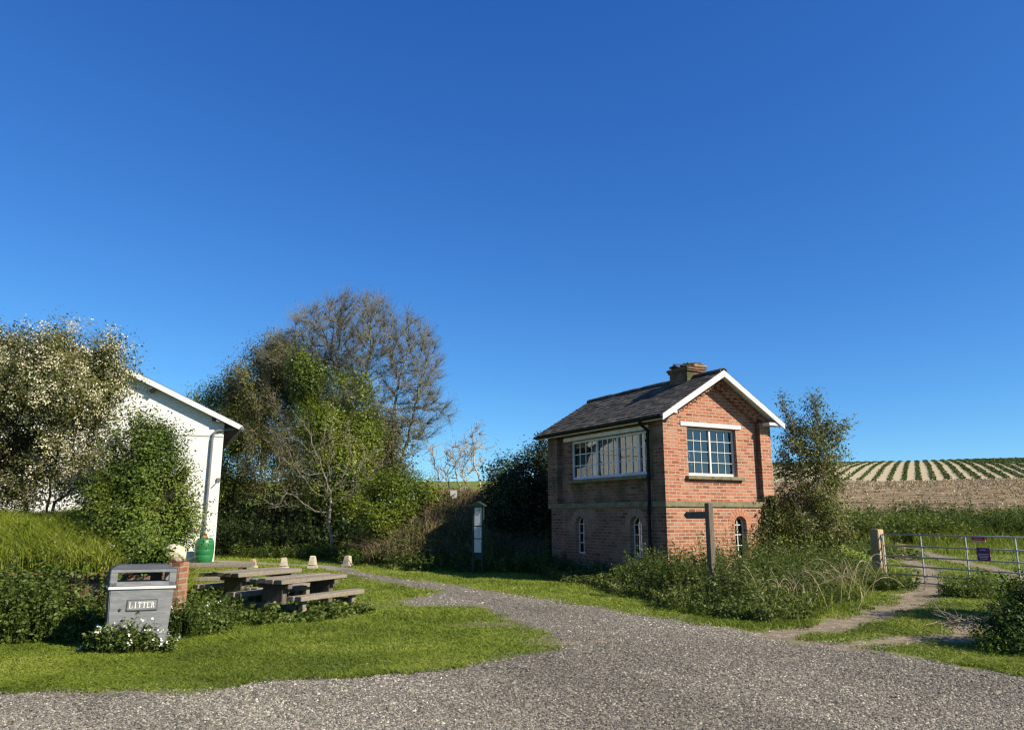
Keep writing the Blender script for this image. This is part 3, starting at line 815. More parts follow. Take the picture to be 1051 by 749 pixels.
MB().box(-.125, .10, 0, .24, -.2, 1.06).box(-.11, .03, .0, .22, 1.06, 1.16).build('brickwork', M['brick_old'], ps, jitter=.006)

# ------------------------------------------------------------------ litter bin, leaning a little
bpos = gnd(137.5, 664)
lb = empty('litter_bin', (bpos.x, bpos.y, -.03), R(31)); lb.rotation_euler = (R(-1), R(1.0), R(31))
tag(lb, 'grey metal litter bin leaning right among white flowers', 'litter bin')
bw, bd_, bh = .76, .50, 1.02
# tapered body
def taper_box(mb, z0, z1, x0, y0, x1, y1):
    vs = [(-x0,-y0,z0),(x0,-y0,z0),(x0,y0,z0),(-x0,y0,z0),(-x1,-y1,z1),(x1,-y1,z1),(x1,y1,z1),(-x1,y1,z1)]
    return mb.add(vs, [(0,3,2,1),(4,5,6,7),(0,1,5,4),(1,2,6,5),(2,3,7,6),(3,0,4,7)])
bo = taper_box(MB(), .0, .765, .335, .22, .375, .245).build('body', M['bin_grey'], lb, bevel=.012)
bo.data.materials.append(M['bin_dark'])  # left faces get a darker grey: their shade put into the colour
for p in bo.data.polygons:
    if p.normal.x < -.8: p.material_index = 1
hd = MB()
t0, t1 = .80, 1.02
hx, hy = .385, .25
for sx in (-1, 1):
    for sy in (-1, 1):
        hd.box(min(sx*hx, sx*(hx-.085)), max(sx*hx, sx*(hx-.085)), min(sy*hy, sy*(hy-.06)), max(sy*hy, sy*(hy-.06)), t0+.001, t1-.045)
hd.box(-hx, hx, -hy, hy, t0-.0, t0+.055)
hd.box(-hx, hx, -hy, hy, t1-.05, t1-.012)
hood = hd.build('hood', M['bin_grey'], lb, bevel=.006)
hood.data.materials.append(M['bin_dark'])  # hood's left faces: shade put into the colour, as on the body
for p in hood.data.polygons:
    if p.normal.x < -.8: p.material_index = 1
lid = taper_box(MB(), t1-.012, t1+.045, hx, hy, .30, .17).build('lid', M['bin_dark'], lb, bevel=.008)
MB().box(-hx-.008, hx+.008, -hy-.012, hy+.012, .767, .799).build('trim_band', M['cream_line'], lb, bevel=.005)
lin = MB().box(.10, .24, -.02, .02, .82, .985).build('inner_liner', M['bin_black'], lb)
yf = -.2365
plq = MB()
x0, x1, z0, z1 = -.165, .195, .50, .64
tilt = Matrix.Translation((0, -.0, 0))
plq.box(x0, x1, -.250, -.225, z0, z1).build('name_plate', M['bin_dark'], lb, bevel=.004)
plate = lb.children[-1] if lb.children else None
for o_ in lb.children:
    if o_.name.startswith('name_plate'): plate = o_
MB().box(x0+.014, x1-.014, -.2545, -.249, z0+.014, z1-.014).build('plate_face', M['bin_grey'], plate)
def serif_text(parent, word, x, z, h, wid, y, mat):
    mb = MB(); s = h*.13; t = h*.055; yy0, yy1 = y-.004, y
    def V_(cx_, wdt=s): mb.box(cx_-wdt/2, cx_+wdt/2, yy0, yy1, z, z+h)
    def Hb(a, b, zz, tt=t): mb.box(a, b, yy0-.0004, yy1, zz, zz+tt)
    adv = wid/len(word)
    for i, c in enumerate(word):
        a = x + i*adv; ww = adv*.80; l = a + ww*.2
        if c == 'I': V_(a+ww*.5); Hb(a+ww*.25, a+ww*.75, z); Hb(a+ww*.25, a+ww*.75, z+h-t)
        if c == 'L': V_(l); Hb(a, a+ww*.45, z+h-t); Hb(a, a+ww, z, t*1.3); mb.box(a+ww-t*1.3, a+ww, yy0-.0008, yy1, z+t*1.3, z+h*.33)
        if c == 'T': V_(a+ww*.5); Hb(a, a+ww, z+h-t*1.3, t*1.3); Hb(a+ww*.28, a+ww*.72, z); mb.box(a, a+t*1.2, yy0-.0008, yy1, z+h*.7, z+h-t*1.3); mb.box(a+ww-t*1.2, a+ww, yy0-.0008, yy1, z+h*.7, z+h-t*1.3)
        if c == 'E': V_(l); Hb(a, a+ww, z, t*1.3); Hb(a, a+ww, z+h-t*1.3, t*1.3); Hb(l, a+ww*.75, z+h*.48); mb.box(a+ww-t, a+ww, yy0-.0008, yy1, z+t*1.3, z+h*.28); mb.box(a+ww-t, a+ww, yy0-.0008, yy1, z+h*.74, z+h-t*1.3)
        if c == 'R':
            V_(l); Hb(a, a+ww*.42, z); Hb(a, a+ww*.5, z+h-t)
            pts = [(a+ww*.45 + ww*.33*math.cos(q), z+h*.74 + h*.235*math.sin(q)) for q in [math.pi/2 - math.pi*k/10 for k in range(11)]]
            for p, q in zip(pts[:-1], pts[1:]): mb.bar((p[0], (yy0+yy1)/2-.0006, p[1]), (q[0], (yy0+yy1)/2-.0006, q[1]), .004, s*.85, up=(0, 1, 0)) if False else mb.prism([p, q, (q[0]-s*.75, q[1]), (p[0]-s*.75, p[1])], 'y', yy0-.0005, yy1)
            Hb(l, a+ww*.5, z+h*.5); mb.prism([(a+ww*.45, z+h*.5), (a+ww*.66, z+h*.5), (a+ww*1.02, z), (a+ww*.78, z)], 'y', yy0-.0002, yy1)
    return mb.build('lettering', mat, parent)
serif_text(plate, 'LITTER', x0+.03, z0+.036, .072, .305, -.2545, M['cream_line'])
MB().lathe([(.016, 0), (.016, .012)], 12).build('lock', M['bin_black'], lb)
for o_ in lb.children:
    if o_.name.startswith('lock'): o_.rotation_euler = (R(90), 0, 0); o_.location = (-.235, -.2385, .52)

# ------------------------------------------------------------------ picnic tables of heavy old timber
def picnic_table(loc, rz, label, L_=1.62):
    r = empty('picnic_table', (loc[0], loc[1], H(loc[0], loc[1])), rz)      # long side along local y
    tag(r, label, 'picnic table', 'timber picnic tables on the lawn')
    zt = .62; tw = .78
    tp = MB()
    pw = tw/4
    for k in range(4):
        x = -tw/2 + k*pw; j = random.uniform(-.03, .03)
        tp.box(x+.006, x+pw-.006, -L_/2+j, L_/2+j*.6, zt-.075, zt+random.uniform(-.006, .006))
    tp.build('tabletop', M['old_wood'], r, bevel=.008, jitter=.004)
    for sy in (-1, 1):
        y = sy*(L_/2-.24)
        MB().box(-.24, .24, y-.055, y+.055, -.05, zt-.165).build('leg', M['old_wood_dark'], r, bevel=.008)
        MB().box(-.36, .36, y-.05, y+.05, zt-.163, zt-.078).build('top_bearer', M['old_wood_dark'], r, bevel=.006)
        MB().box(-.62, .62, y+sy*.058, y+sy*.128, .12, .22).build('cross_beam', M['old_wood_dark'], r, bevel=.006)
    for sx in (-1, 1):
        b = MB(); z = .37
        b.box(sx*.70-.145, sx*.70-.004, -L_/2-.02, L_/2+.02, z-.075, z).box(sx*.70+.004, sx*.70+.145, -L_/2+.01, L_/2-.02, z-.075, z+.004)
        b.build('bench_seat', M['old_wood'], r, bevel=.008, jitter=.004)
        for sy in (-1, 1):
            y = sy*(L_/2-.20)
            MB().box(sx*.70-.05, sx*.70+.05, y-.05, y+.05, -.05, z-.078).build('bench_leg', M['old_wood'], r, bevel=.006)
    return r
TROT = -R(29)
def along(a, dx, dy, rot):
    c, s = math.cos(rot), math.sin(rot); return (a[0]+c*dx-s*dy, a[1]+s*dx+c*dy)
t1p = along((-3.85, 12.9), -.39, .81, TROT)
picnic_table(t1p, TROT, 'weathered timber picnic table nearest the drive, its bench out on the lawn')
t2p = along(tuple(at(246, 590, 14.3)[:2]), -.39, .81, TROT)
picnic_table(t2p, TROT, 'middle timber picnic table, between the front one and the brick pier')
t3p = along(tuple(at(262, 580, 17.2)[:2]), -.80, .35, R(-78))
picnic_table((at(222, 580, 17.4).x, 17.4), R(-78), 'farthest timber picnic table, seen side on in front of the green barrel')

# ------------------------------------------------------------------ concrete bollards beside the path
def bollard(px, py, h, label, capmat='concrete', wdt=.115):
    p = gnd(px, py); r = empty('bollard', (p.x, p.y, H(p.x, p.y)), R(random.uniform(-25, 25))); tag(r, label, 'bollard', 'concrete bollards along the path')
    mb = taper_box(MB(), -.05, .10, wdt*1.35, wdt*1.35, wdt*1.3, wdt*1.3); mb.build('foot', M['concrete'], r, bevel=.015, jitter=.008)
    taper_box(MB(), .102, h, wdt*1.12, wdt*1.12, wdt*.72, wdt*.72).build('post', M[capmat], r, bevel=.02, jitter=.008)
    return r
bollard(356.5, 581.5, .37, 'concrete bollard near the dark bramble bank')
bollard(320.5, 583.3, .40, 'concrete bollard at the bend of the path, tallest of them')
bollard(291, 584.6, .37, 'concrete bollard rising behind the far end of the middle picnic table')
bollard(259, 583.0, .30, 'short yellowish bollard just right of the farthest picnic table', 'yellow_stone', .10)

# ------------------------------------------------------------------ information pillar, small white sign, finger post
ip_ = at(490.5, 578, 22.6)
ib = empty('information_board', (ip_.x, ip_.y, H(ip_.x, ip_.y)), R(-22)); tag(ib, 'tall narrow dark green board with three white panels under a pointed cap', 'information board')
zb = H(ip_.x, ip_.y)
ztop = at(490, 515, 22.6).z - zb
for s in (-1, 1): MB().box(s*.15-.03, s*.15+.03, -.03, .03, -.1, ztop-.12).build('post', M['dark_green'], ib, bevel=.005)
MB().box(-.12, .12, -.012, .03, .42, ztop-.12).build('back_board', M['dark_green'], ib)
MB().prism([(-.22, ztop-.13), (.22, ztop-.13), (.22, ztop-.09), (0, ztop+.02), (-.22, ztop-.09)], 'y', -.12, .12).build('cap', M['dark_green'], ib, bevel=.005)
zz = [.62, 1.03, 1.39, ztop-.16]
for k, (a, b) in enumerate(((zz[0], zz[1]-.03), (zz[1], zz[2]-.03), (zz[2], zz[3]))):
    pn = MB().box(-.115, .115, -.022, -.013, a, b).build('panel', M['panel_white'], ib)
    pm = MB()
    if k == 2: pm.box(.01, .08, -.0255, -.0215, b-.16, b-.05).box(-.06, .03, -.0255, -.0215, b-.22, b-.18)
    elif k == 1:
        for q in range(4): pm.box(-.02+.02*(q % 2), .07, -.0255, -.0215, a+.06+q*.06, a+.08+q*.06)
    else: pm.box(-.07, .07, -.0255, -.0215, b-.05, b-.035)
    pm.build('printed_mark', M['panel_print'], pn)

sp = at(465.5, 516, 28.3); zb = H(sp.x, 28.3)
sg = empty('small_sign', (sp.x, 28.3, zb), R(-10)); tag(sg, 'small blank white sign on a thin post among pale saplings', 'sign')
zt = at(466, 503, 28.3).z - zb
MB().box(-.02, .02, -.015, .015, -.2, zt-.02).build('post', M['grey_wood_paint'], sg)
MB().box(-.125, .125, -.03, -.017, zt-.29, zt).build('sign_plate', M['white_wood'], sg, bevel=.003)

fp = at(731, 590, 15.2)
fg = empty('finger_post', (fp.x, 15.2, 0), R(28)); tag(fg, 'wooden footpath signpost with one short arm in front of the brick cabin', 'signpost')
zt = at(729, 516, 15.2).z
MB().box(-.06, .06, -.06, .06, -.2, zt).build('post', M['old_wood_dark'], fg, bevel=.006)
ar = MB().prism([(-.061, zt-.17), (-.60, zt-.17), (-.67, zt-.24), (-.60, zt-.31), (-.061, zt-.31)], 'y', -.02, .02)
arm = ar.build('arm', M['old_wood_dark'], fg, bevel=.004); arm.rotation_euler = (0, 0, R(-84))
MB().box(.0605, .064, -.03, .03, zt-.72, zt-.65).build('waymark_disc', M['panel_white'], fg)

# ------------------------------------------------------------------ field gate
GA = Vector(tuple(gnd(909, 594.5))[:2] + (0,))
gdir = Vector((1.55, -2.95, 0)).normalized()
grot = math.atan2(gdir.y, gdir.x)
po = empty('gate_post', tuple(GA - gdir*.14), grot); tag(po, 'thick square timber gate post with sawn pale face at the left end of the gate', 'gate post')
pz = at(900, 543, GA.y).z
MB().box(-.13, .13, -.12, .12, -.3, pz).build('timber', M['post_wood'], po, bevel=.012)
[MB().box(.131, .16, -.03, .03, z, z+.05).build('latch_plate', M['galv'], po) for z in (.45, pz-.28)]
gt_ = empty('field_gate', (GA.x, GA.y, 0), grot); tag(gt_, 'galvanised tubular steel field gate closed across the dirt track', 'gate')
GL = 4.62; ztop = at(908, 548, GA.y).z; zbot = at(908, 595.0, GA.y).z
rails = [ztop - (ztop-zbot)*f for f in (0, .245, .47, .67, .85, 1.0)]
for z in rails: MB().tube([(.06, 0, z), (GL-.03, 0, z)], .019, 10).build('rail', M['galv'], gt_, smooth=True)
for x in (.03, 1.12, 2.28, 3.44, GL): MB().box(x-.012, x+.012, -.022, .022, zbot-.02, ztop+.015).build('upright', M['galv'], gt_, bevel=.003)
def rail_pt(px):   # where the sight line of a photo column meets the gate
    d = ray(px, 560); k = d[0]/d[1]; t = (GA.x - k*GA.y) / (k*gdir.y - gdir.x); return t
sx0, sx1 = rail_pt(998.5), rail_pt(1012.8)
s1 = MB().box(sx0, sx1, -.034, -.026, rails[0]-.135, rails[0]-.015).build('notice', M['sign_cream'], None)
sgn1 = empty('red_notice', (GA.x, GA.y, 0), grot); tag(sgn1, 'small red notice with a pale lower edge hanging on the top gate rail', 'notice')
s1.parent = sgn1; s1.name = 'notice_plate'
MB().box(sx0+.01, sx1-.01, -.037, -.0335, rails[0]-.09, rails[0]-.02).build('red_field', M['sign_red'], sgn1)
MB().box(sx0+.07, sx1-.07, -.0395, -.0365, rails[0]-.062, rails[0]-.048).build('printed_line', M['sign_cream'], sgn1)
sx0, sx1 = rail_pt(1002.5), rail_pt(1016)
sgn2 = empty('purple_notice', (GA.x, GA.y, 0), grot); tag(sgn2, 'purple notice with white lines of print fixed between two gate rails', 'notice')
za, zb_ = rails[2]+.005, rails[1]+.03
MB().box(sx0, sx1, -.034, -.026, za, zb_).build('notice_plate', M['sign_purple'], sgn2)
MB().box(sx0+.01, sx1-.01, -.037, -.0335, zb_-.085, zb_-.01).build('blue_heading', M['sign_blue'], sgn2)
pl_ = MB(); mid = (sx0+sx1)/2
for q, (f, z) in enumerate(((.22, zb_-.055), (.38, zb_-.15), (.40, zb_-.19), (.34, zb_-.225), (.3, zb_-.26))): pl_.box(mid-f*(sx1-sx0), mid+f*(sx1-sx0), -.0395, -.0365, z, z+.013)
pl_.build('printed_lines', M['pale_print'], sgn2)
# ------------------------------------------------------------------ vegetation tools
def unit(v): return v / np.maximum(np.linalg.norm(v, axis=-1, keepdims=True), 1e-9)

def leaf_cards(P, size, up=.35, aspect=.55, rng=RNG, fold=True, dirs=None, out=None, outw=1.5):
    """one folded diamond leaf (two triangles sharing the midrib) per point -> V, F(quads)"""
    n = len(P); size = np.broadcast_to(size, (n,))
    nrm = rng.normal(size=(n, 3)) + np.array([0, 0, up * 2])
    if out is not None: nrm = nrm + out * outw
    nrm = unit(nrm)
    d = rng.normal(size=(n, 3)) if dirs is None else dirs + rng.normal(size=(n, 3)) * .6
    d = unit(d - nrm * (d * nrm).sum(1, keepdims=True)); s = np.cross(nrm, d)
    L_ = size[:, None]; w_ = L_ * aspect * .5
    a = P - d * L_ * .5; b = P + s * w_ + nrm * w_ * .35; c = P + d * L_ * .5 - nrm * L_ * .08; e = P - s * w_ + nrm * w_ * .35
    V = np.stack([a, b, c, e], 1).reshape(-1, 3)
    F = np.arange(4 * n).reshape(n, 4)
    return V, F

def clump_tint(P, scale, base=.5, amp=.8, jit=.16, rng=RNG):
    t = base + amp * fnoise(P[:, 0] + P[:, 2] * .7, P[:, 1] - P[:, 2] * .9, scale, 2) + rng.normal(size=len(P)) * jit
    return np.clip(t, 0, 1)

def frusta(A, B, ra, rb, sides):
    """tapered tubes for many branch pieces at once"""
    d = unit(B - A); ref = np.where(np.abs(d[:, 2:3]) < .9, np.array([[0, 0, 1.]]), np.array([[1., 0, 0]]))
    r = unit(np.cross(d, ref)); q = np.cross(d, r)
    t = np.arange(sides) * 2 * np.pi / sides
    ring = r[:, None, :] * np.cos(t)[None, :, None] + q[:, None, :] * np.sin(t)[None, :, None]
    Va = A[:, None] + ring * ra[:, None, None]; Vb = B[:, None] + ring * rb[:, None, None]
    n = len(A); V = np.concatenate([Va, Vb], 1).reshape(-1, 3)
    k = np.arange(sides); k2 = (k + 1) % sides
    f = np.stack([k, k2, k2 + sides, k + sides], 1)
    F = (np.arange(n) * 2 * sides)[:, None, None] + f[None]
    return V, F.reshape(-1, 4)

def cat_mesh(parts):
    V = []; F = []; n = 0
    for v, f in parts:
        V.append(v); F.append(f + n); n += len(v)
    return np.concatenate(V), np.concatenate(F)

def in_ellipsoids(E, n, rng, shell=.35):
    """points in a union of ellipsoids (cx,cy,cz,rx,ry,rz[,weight])"""
    E = [tuple(e) + ((1.0,) if len(e) == 6 else ()) for e in E]
    vol = np.array([e[3]*e[4]*e[5]*e[6] for e in E]); cnt = rng.multinomial(n, vol / vol.sum())
    out = []
    for e, c in zip(E, cnt):
        d = unit(rng.normal(size=(c, 3))); r = (shell + (1 - shell) * rng.random(c)) ** .6
        r = r * (1 + .62 * fnoise(d[:, 0]*1.7 + e[0], d[:, 1]*1.5 + d[:, 2]*2.1 + e[2], 1.2, 3))
        out.append(np.array(e[:3]) + d * r[:, None] * np.array(e[3:6]))
    return np.concatenate(out)

def colonize(start, att, D, di, dk, maxit=140, rng=RNG, up=0.0, jit=.12):
    """space colonisation: start = list of chains (each a list of points); returns nodes, parents"""
    nodes = []; par = []
    for ch in start:
        p = -1
        for q in ch:
            nodes.append(np.array(q, float)); par.append(p); p = len(nodes) - 1
    att = att.copy(); nd = np.full(len(att), 1e9); ni = np.zeros(len(att), int); done = 0
    Nn = np.array(nodes)
    for it in range(maxit):
        new = Nn[done:]
        for j0 in range(0, len(new), 400):
            blk = new[j0:j0+400]
            dd = np.linalg.norm(att[:, None] - blk[None], axis=2); k = dd.argmin(1); m = dd[np.arange(len(att)), k]
            b = m < nd; nd[b] = m[b]; ni[b] = k[b] + done + j0
        done = len(Nn)
        keep = nd > dk; att = att[keep]; nd = nd[keep]; ni = ni[keep]
        if len(att) == 0: break
        act = nd < di
        if not act.any(): di *= 1.5; continue
        acc = np.zeros((len(Nn), 3)); cnt = np.zeros(len(Nn))
        v = unit(att[act] - Nn[ni[act]]); np.add.at(acc, ni[act], v); np.add.at(cnt, ni[act], 1)
        g = np.nonzero(cnt)[0]
        dr = unit(unit(acc[g]) + np.array([0, 0, up]) + rng.normal(size=(len(g), 3)) * jit)
        newp = Nn[g] + dr * D
        Nn = np.concatenate([Nn, newp]); par += list(g)
        if len(Nn) > 9000: break
    return Nn, np.array(par)

def radii(Nn, par, r0, pw=2.4, rmax=None):
    r = np.zeros(len(Nn)); ch = np.zeros(len(Nn), int)
    acc = np.zeros(len(Nn))
    for i in range(len(Nn) - 1, -1, -1):
        v = acc[i] if acc[i] > 0 else r0 ** pw
        r[i] = v ** (1 / pw)
        if par[i] >= 0: acc[par[i]] += v; ch[par[i]] += 1
    if rmax: r = np.minimum(r, rmax)
    return r, ch

def barkmat(name, c0, c1, rough=.9):
    return weathered(name, c0, c1, 5, rough, 30, .5, spec=.1)
M['bark_grey'] = barkmat('bark_grey', (.13, .115, .09), (.22, .195, .15))
M['bark_pale'] = barkmat('bark_pale', (.30, .26, .19), (.42, .37, .28))
M['bark_dark'] = barkmat('bark_dark', (.055, .045, .034), (.10, .085, .06))
M['bark_twig'] = barkmat('bark_twig', (.15, .125, .085), (.22, .185, .13))
M['bark_ash'] = barkmat('bark_ash', (.13, .12, .085), (.21, .195, .14))
M['leaf_ashbud'] = leafmat('leaf_ashbud', (.075, .085, .022), (.12, .125, .035), (.17, .165, .05))
M['leaf_hawthorn'] = leafmat('leaf_hawthorn', (.055, .072, .018), (.11, .125, .03), (.20, .19, .05))
M['blossom'] = leafmat('blossom', (.52, .46, .27), (.66, .60, .41), (.76, .72, .58), trans=.25)
M['leaf_bush'] = leafmat('leaf_bush', (.042, .076, .011), (.092, .145, .017), (.20, .24, .03))
M['leaf_ivy'] = leafmat('leaf_ivy', (.042, .068, .010), (.108, .155, .016), (.205, .245, .03), rough=.4)
M['leaf_olive'] = leafmat('leaf_olive', (.07, .074, .016), (.13, .135, .026), (.21, .20, .042))
M['leaf_bud'] = leafmat('leaf_bud', (.07, .075, .03), (.11, .11, .045), (.15, .14, .06))
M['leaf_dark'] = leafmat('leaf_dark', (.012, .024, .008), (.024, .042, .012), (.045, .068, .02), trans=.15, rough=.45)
M['leaf_elder'] = leafmat('leaf_elder', (.07, .082, .018), (.13, .145, .03), (.20, .20, .055))
M['leaf_nettle'] = leafmat('leaf_nettle', (.038, .066, .012), (.075, .115, .020), (.135, .175, .036))
M['leaf_weed'] = leafmat('leaf_weed', (.052, .078, .015), (.095, .132, .027), (.165, .19, .055))
M['leaf_bramble'] = leafmat('leaf_bramble', (.034, .048, .012), (.075, .085, .024), (.15, .12, .05))
M['leaf_dead'] = leafmat('leaf_dead', (.17, .115, .06), (.28, .205, .115), (.40, .315, .19), trans=.2)
M['petal'] = leafmat('petal', (.68, .68, .60), (.78, .78, .72), (.84, .84, .80), trans=.25)
M['straw'] = leafmat('straw', (.26, .205, .11), (.38, .31, .18), (.50, .42, .27), trans=.15, rough=.7)
M['grass_short'] = leafmat('grass_short', (.088, .125, .013), (.155, .208, .019), (.25, .285, .042), trans=.3)
M['grass_tall'] = leafmat('grass_tall', (.115, .16, .014), (.21, .255, .024), (.33, .345, .07), trans=.35)
M['crop_leaf'] = leafmat('crop_leaf', (.035, .062, .014), (.058, .094, .020), (.085, .125, .032))

def E(px, py, rx, ry, Y, depth=None):
    """an ellipsoid seen at a photo place, at distance Y"""
    c = at(px, py, Y); k = Y / ray(px, py)[1]
    return (c.x, c.y, c.z, rx * k, (depth if depth is not None else max(rx, ry*.6)) * k, ry * k)

def outward(P, ell):
    """direction out of the nearest lobe of a crown, so leaves face the light as they do on a tree"""
    C_ = np.array([e[:3] for e in ell]); R_ = np.array([e[3:6] for e in ell])
    d = np.linalg.norm((P[:, None] - C_[None]) / R_[None], axis=2); k = d.argmin(1)
    return unit((P - C_[k]) / R_[k])

def tree(name, label, cat, start, ell, natt, D, leaf, leafsize, nleaf, bark, r0=.006, di=None, dk=None, twigs=0, twiglen=.4, twigr=None, spread=None,
         up=.0, rmax=None, group=None, blossom=0, blossomsize=.03, tipfrac=1.0, base=.5, amp=.9, tscale=.8, seed=1, jit=.12, pw=2.4, leafup=.35, aspect=.6, shell=.35, sprigs=0, spriglen=.4, clump=10, twigrand=.65, gaps=None, gscale=1.2):
    rng = np.random.default_rng(seed)
    att = in_ellipsoids(ell, natt, rng, shell)
    Nn, par = colonize(start, att, D, di or D * 6, dk or D * 1.7, rng=rng, up=up, jit=jit)
    r, ch = radii(Nn, par, r0, pw, rmax)
    s0 = np.array(start[0][0], float)
    root = empty(name, tuple(s0)); tag(root, label, cat, group)
    i = np.nonzero(par >= 0)[0]; A = Nn[par[i]] - s0; B = Nn[i] - s0
    ra = np.minimum(r[par[i]], r[i] * 1.35); rb = r[i]
    parts = []
    big = rb > r0 * 4
    if big.any(): parts.append(frusta(A[big], B[big] + unit(B[big]-A[big]) * rb[big, None] * .3, ra[big], rb[big], 8))
    if (~big).any(): parts.append(frusta(A[~big], B[~big], ra[~big], rb[~big], 4))
    tips = Nn[(r < r0 * 2.6)]; tdir = unit(Nn - Nn[np.maximum(par, 0)])[(r < r0 * 2.6)]
    tw_ends = tips
    if twigs:
        k = rng.integers(0, len(tips), twigs); a = tips[k]
        d = unit(tdir[k] + rng.normal(size=(twigs, 3)) * twigrand + np.array([0, 0, .25])); ln = twiglen * (.4 + .8 * rng.random(twigs))[:, None]
        b = a + d * ln * .55; d2 = unit(d + rng.normal(size=(twigs, 3)) * .3 + np.array([0, 0, .2])); c = b + d2 * ln * .45
        tr = np.full(twigs, twigr or r0 * .7)
        parts.append(frusta(a - s0, b - s0, tr, tr * .8, 3)); parts.append(frusta(b - s0, c - s0, tr * .8, tr * .4, 3))
        tw_ends = np.concatenate([b, c, c])
    sprig_pts = None
    if sprigs:                            # long young shoots that break the outline
        mid_ = np.mean([e[:3] for e in ell], 0); out_ = unit(tips - mid_)
        k = rng.integers(0, len(tips), sprigs); a = tips[k]; d = unit(out_[k] * .8 + tdir[k] * .5 + rng.normal(size=(sprigs, 3)) * .35 + np.array([0, 0, .35]))
        ln = spriglen * (.35 + .9 * rng.random(sprigs))[:, None]; c = a + d * ln
        parts.append(frusta(a - s0, c - s0, np.full(sprigs, r0 * .6), np.full(sprigs, r0 * .25), 3))
        q = rng.random((sprigs, 9, 1)); sprig_pts = (a[:, None] + (c - a)[:, None] * q).reshape(-1, 3) + rng.normal(size=(sprigs * 9, 3)) * leafsize * .5
    V, F = cat_mesh(parts)
    arrays_mesh('trunk', V, F, M[bark], root, smooth=True)
    if nleaf:
        pool = tw_ends if tipfrac >= 1 else tw_ends[rng.random(len(tw_ends)) < tipfrac]
        sp = spread or D * 1.1
        nc = max(1, nleaf // clump)
        cen = pool[rng.integers(0, len(pool), nc)] + rng.normal(size=(nc, 3)) * sp * .6
        if gaps is not None:          # whole clumps missing: gaps one sees through
            gk = fnoise(cen[:, 0]*1.1 + cen[:, 2]*.5 + seed, cen[:, 2]*1.2 - cen[:, 1]*.8, gscale, 3) > gaps; cen = cen[gk]; nleaf = int(nleaf * gk.mean()); nc = len(cen)
        P = cen[np.arange(nleaf) % nc] + np.clip(rng.normal(size=(nleaf, 3)), -1.6, 1.6) * leafsize * (.9 + .09 * clump)
        if sprig_pts is not None: P = np.concatenate([P, sprig_pts])
        V, F = leaf_cards(P - s0, leafsize * (.6 + .8 * rng.random(len(P))), leafup, aspect, rng, out=outward(P, ell))
        t = clump_tint(P, tscale, base, amp, rng=rng)
        crown = arrays_mesh('crown', V, F, M[leaf], root, t)
        if blossom:
            nb = blossom // 14; z = pool[rng.integers(0, len(pool), nb)] + rng.normal(size=(nb, 3)) * sp * .75 + np.array([0, 0, sp * .25])
            patch = (fnoise(z[:, 0] + z[:, 2], z[:, 1] - z[:, 2], .9, 3) > -.36) & (fnoise(z[:, 0]*1.1 + z[:, 2]*.5 + seed, z[:, 2]*1.2 - z[:, 1]*.8, gscale, 3) > (gaps or -9))
            z = z[patch]; n = len(z) * 14
            P = np.repeat(z, 14, 0) + rng.normal(size=(n, 3)) * blossomsize * 1.7
            V, F = leaf_cards(P - s0, blossomsize * (.7 + .6 * rng.random(n)), .5, .9, rng, out=outward(P, ell))
            arrays_mesh('blossom', V, F, M['blossom'], root, np.clip(rng.normal(.5, .3, n), 0, 1))
    return root

def chain(pts, n=8, wob=.0, rng=RNG):
    """a smooth polyline of n+1 points through the given ones"""
    pts = np.array([tuple(p) for p in pts], float); t = np.linspace(0, len(pts) - 1, n + 1); out = []
    for q in t:
        i = min(int(q), len(pts) - 2); f = q - i; out.append(pts[i] * (1 - f) + pts[i+1] * f)
    out = np.array(out); out[1:] += rng.normal(size=out[1:].shape) * wob
    return [tuple(p) for p in out]

# ------------------------------------------------------------------ left: hawthorn in blossom, green bush
def base_at(px, Y):
    x = ray(px, 540)[0] / ray(px, 540)[1] * Y; return (x, Y, H(x, Y) - .05)
b0 = base_at(30, 15.2); b1 = base_at(48, 15.4)
tree('hawthorn_tree', 'spreading hawthorn tree covered in creamy white blossom, hiding the white building', 'tree',
     [chain([b0, (b0[0]-.15, 15.2, 2.0), (b0[0]-.3, 15.1, 2.9)], 6, .03), chain([b1, (b1[0]+.25, 15.2, 1.95), (b1[0]+.9, 15.1, 2.35), tuple(at(112, 470, 15))], 9, .03), chain([b1, (b1[0]-.1, 15.5, 2.6)], 5, .03)],
     [E(-15, 440, 70, 80, 15.2, 80), E(50, 410, 55, 66, 15.0, 70), E(97, 398, 30, 40, 14.9, 45) + (1.3,), E(100, 364, 26, 18, 14.9, 26) + (1.6,), E(62, 352, 26, 16, 15.0, 26) + (1.4,), E(45, 378, 45, 22, 15.1, 50), E(30, 475, 66, 34, 15, 60), E(112, 368, 16, 16, 14.9, 18), E(124, 384, 13, 12, 14.9, 14) + (2,), E(25, 497, 50, 22, 14.6, 40), E(92, 490, 36, 30, 14.6, 36), E(85, 364, 14, 8, 15, 14), E(10, 352, 22, 9, 15, 18)],
     3000, .17, 'leaf_hawthorn', .052, 140000, 'bark_dark', r0=.006, twigs=3500, twiglen=.3, spread=.17, up=.02, rmax=.16, blossom=125000, blossomsize=.031, base=.42, clump=26, gaps=-.2, seed=3, tscale=1.2, sprigs=500, spriglen=.28, shell=.15)
g0 = base_at(150, 13.4)
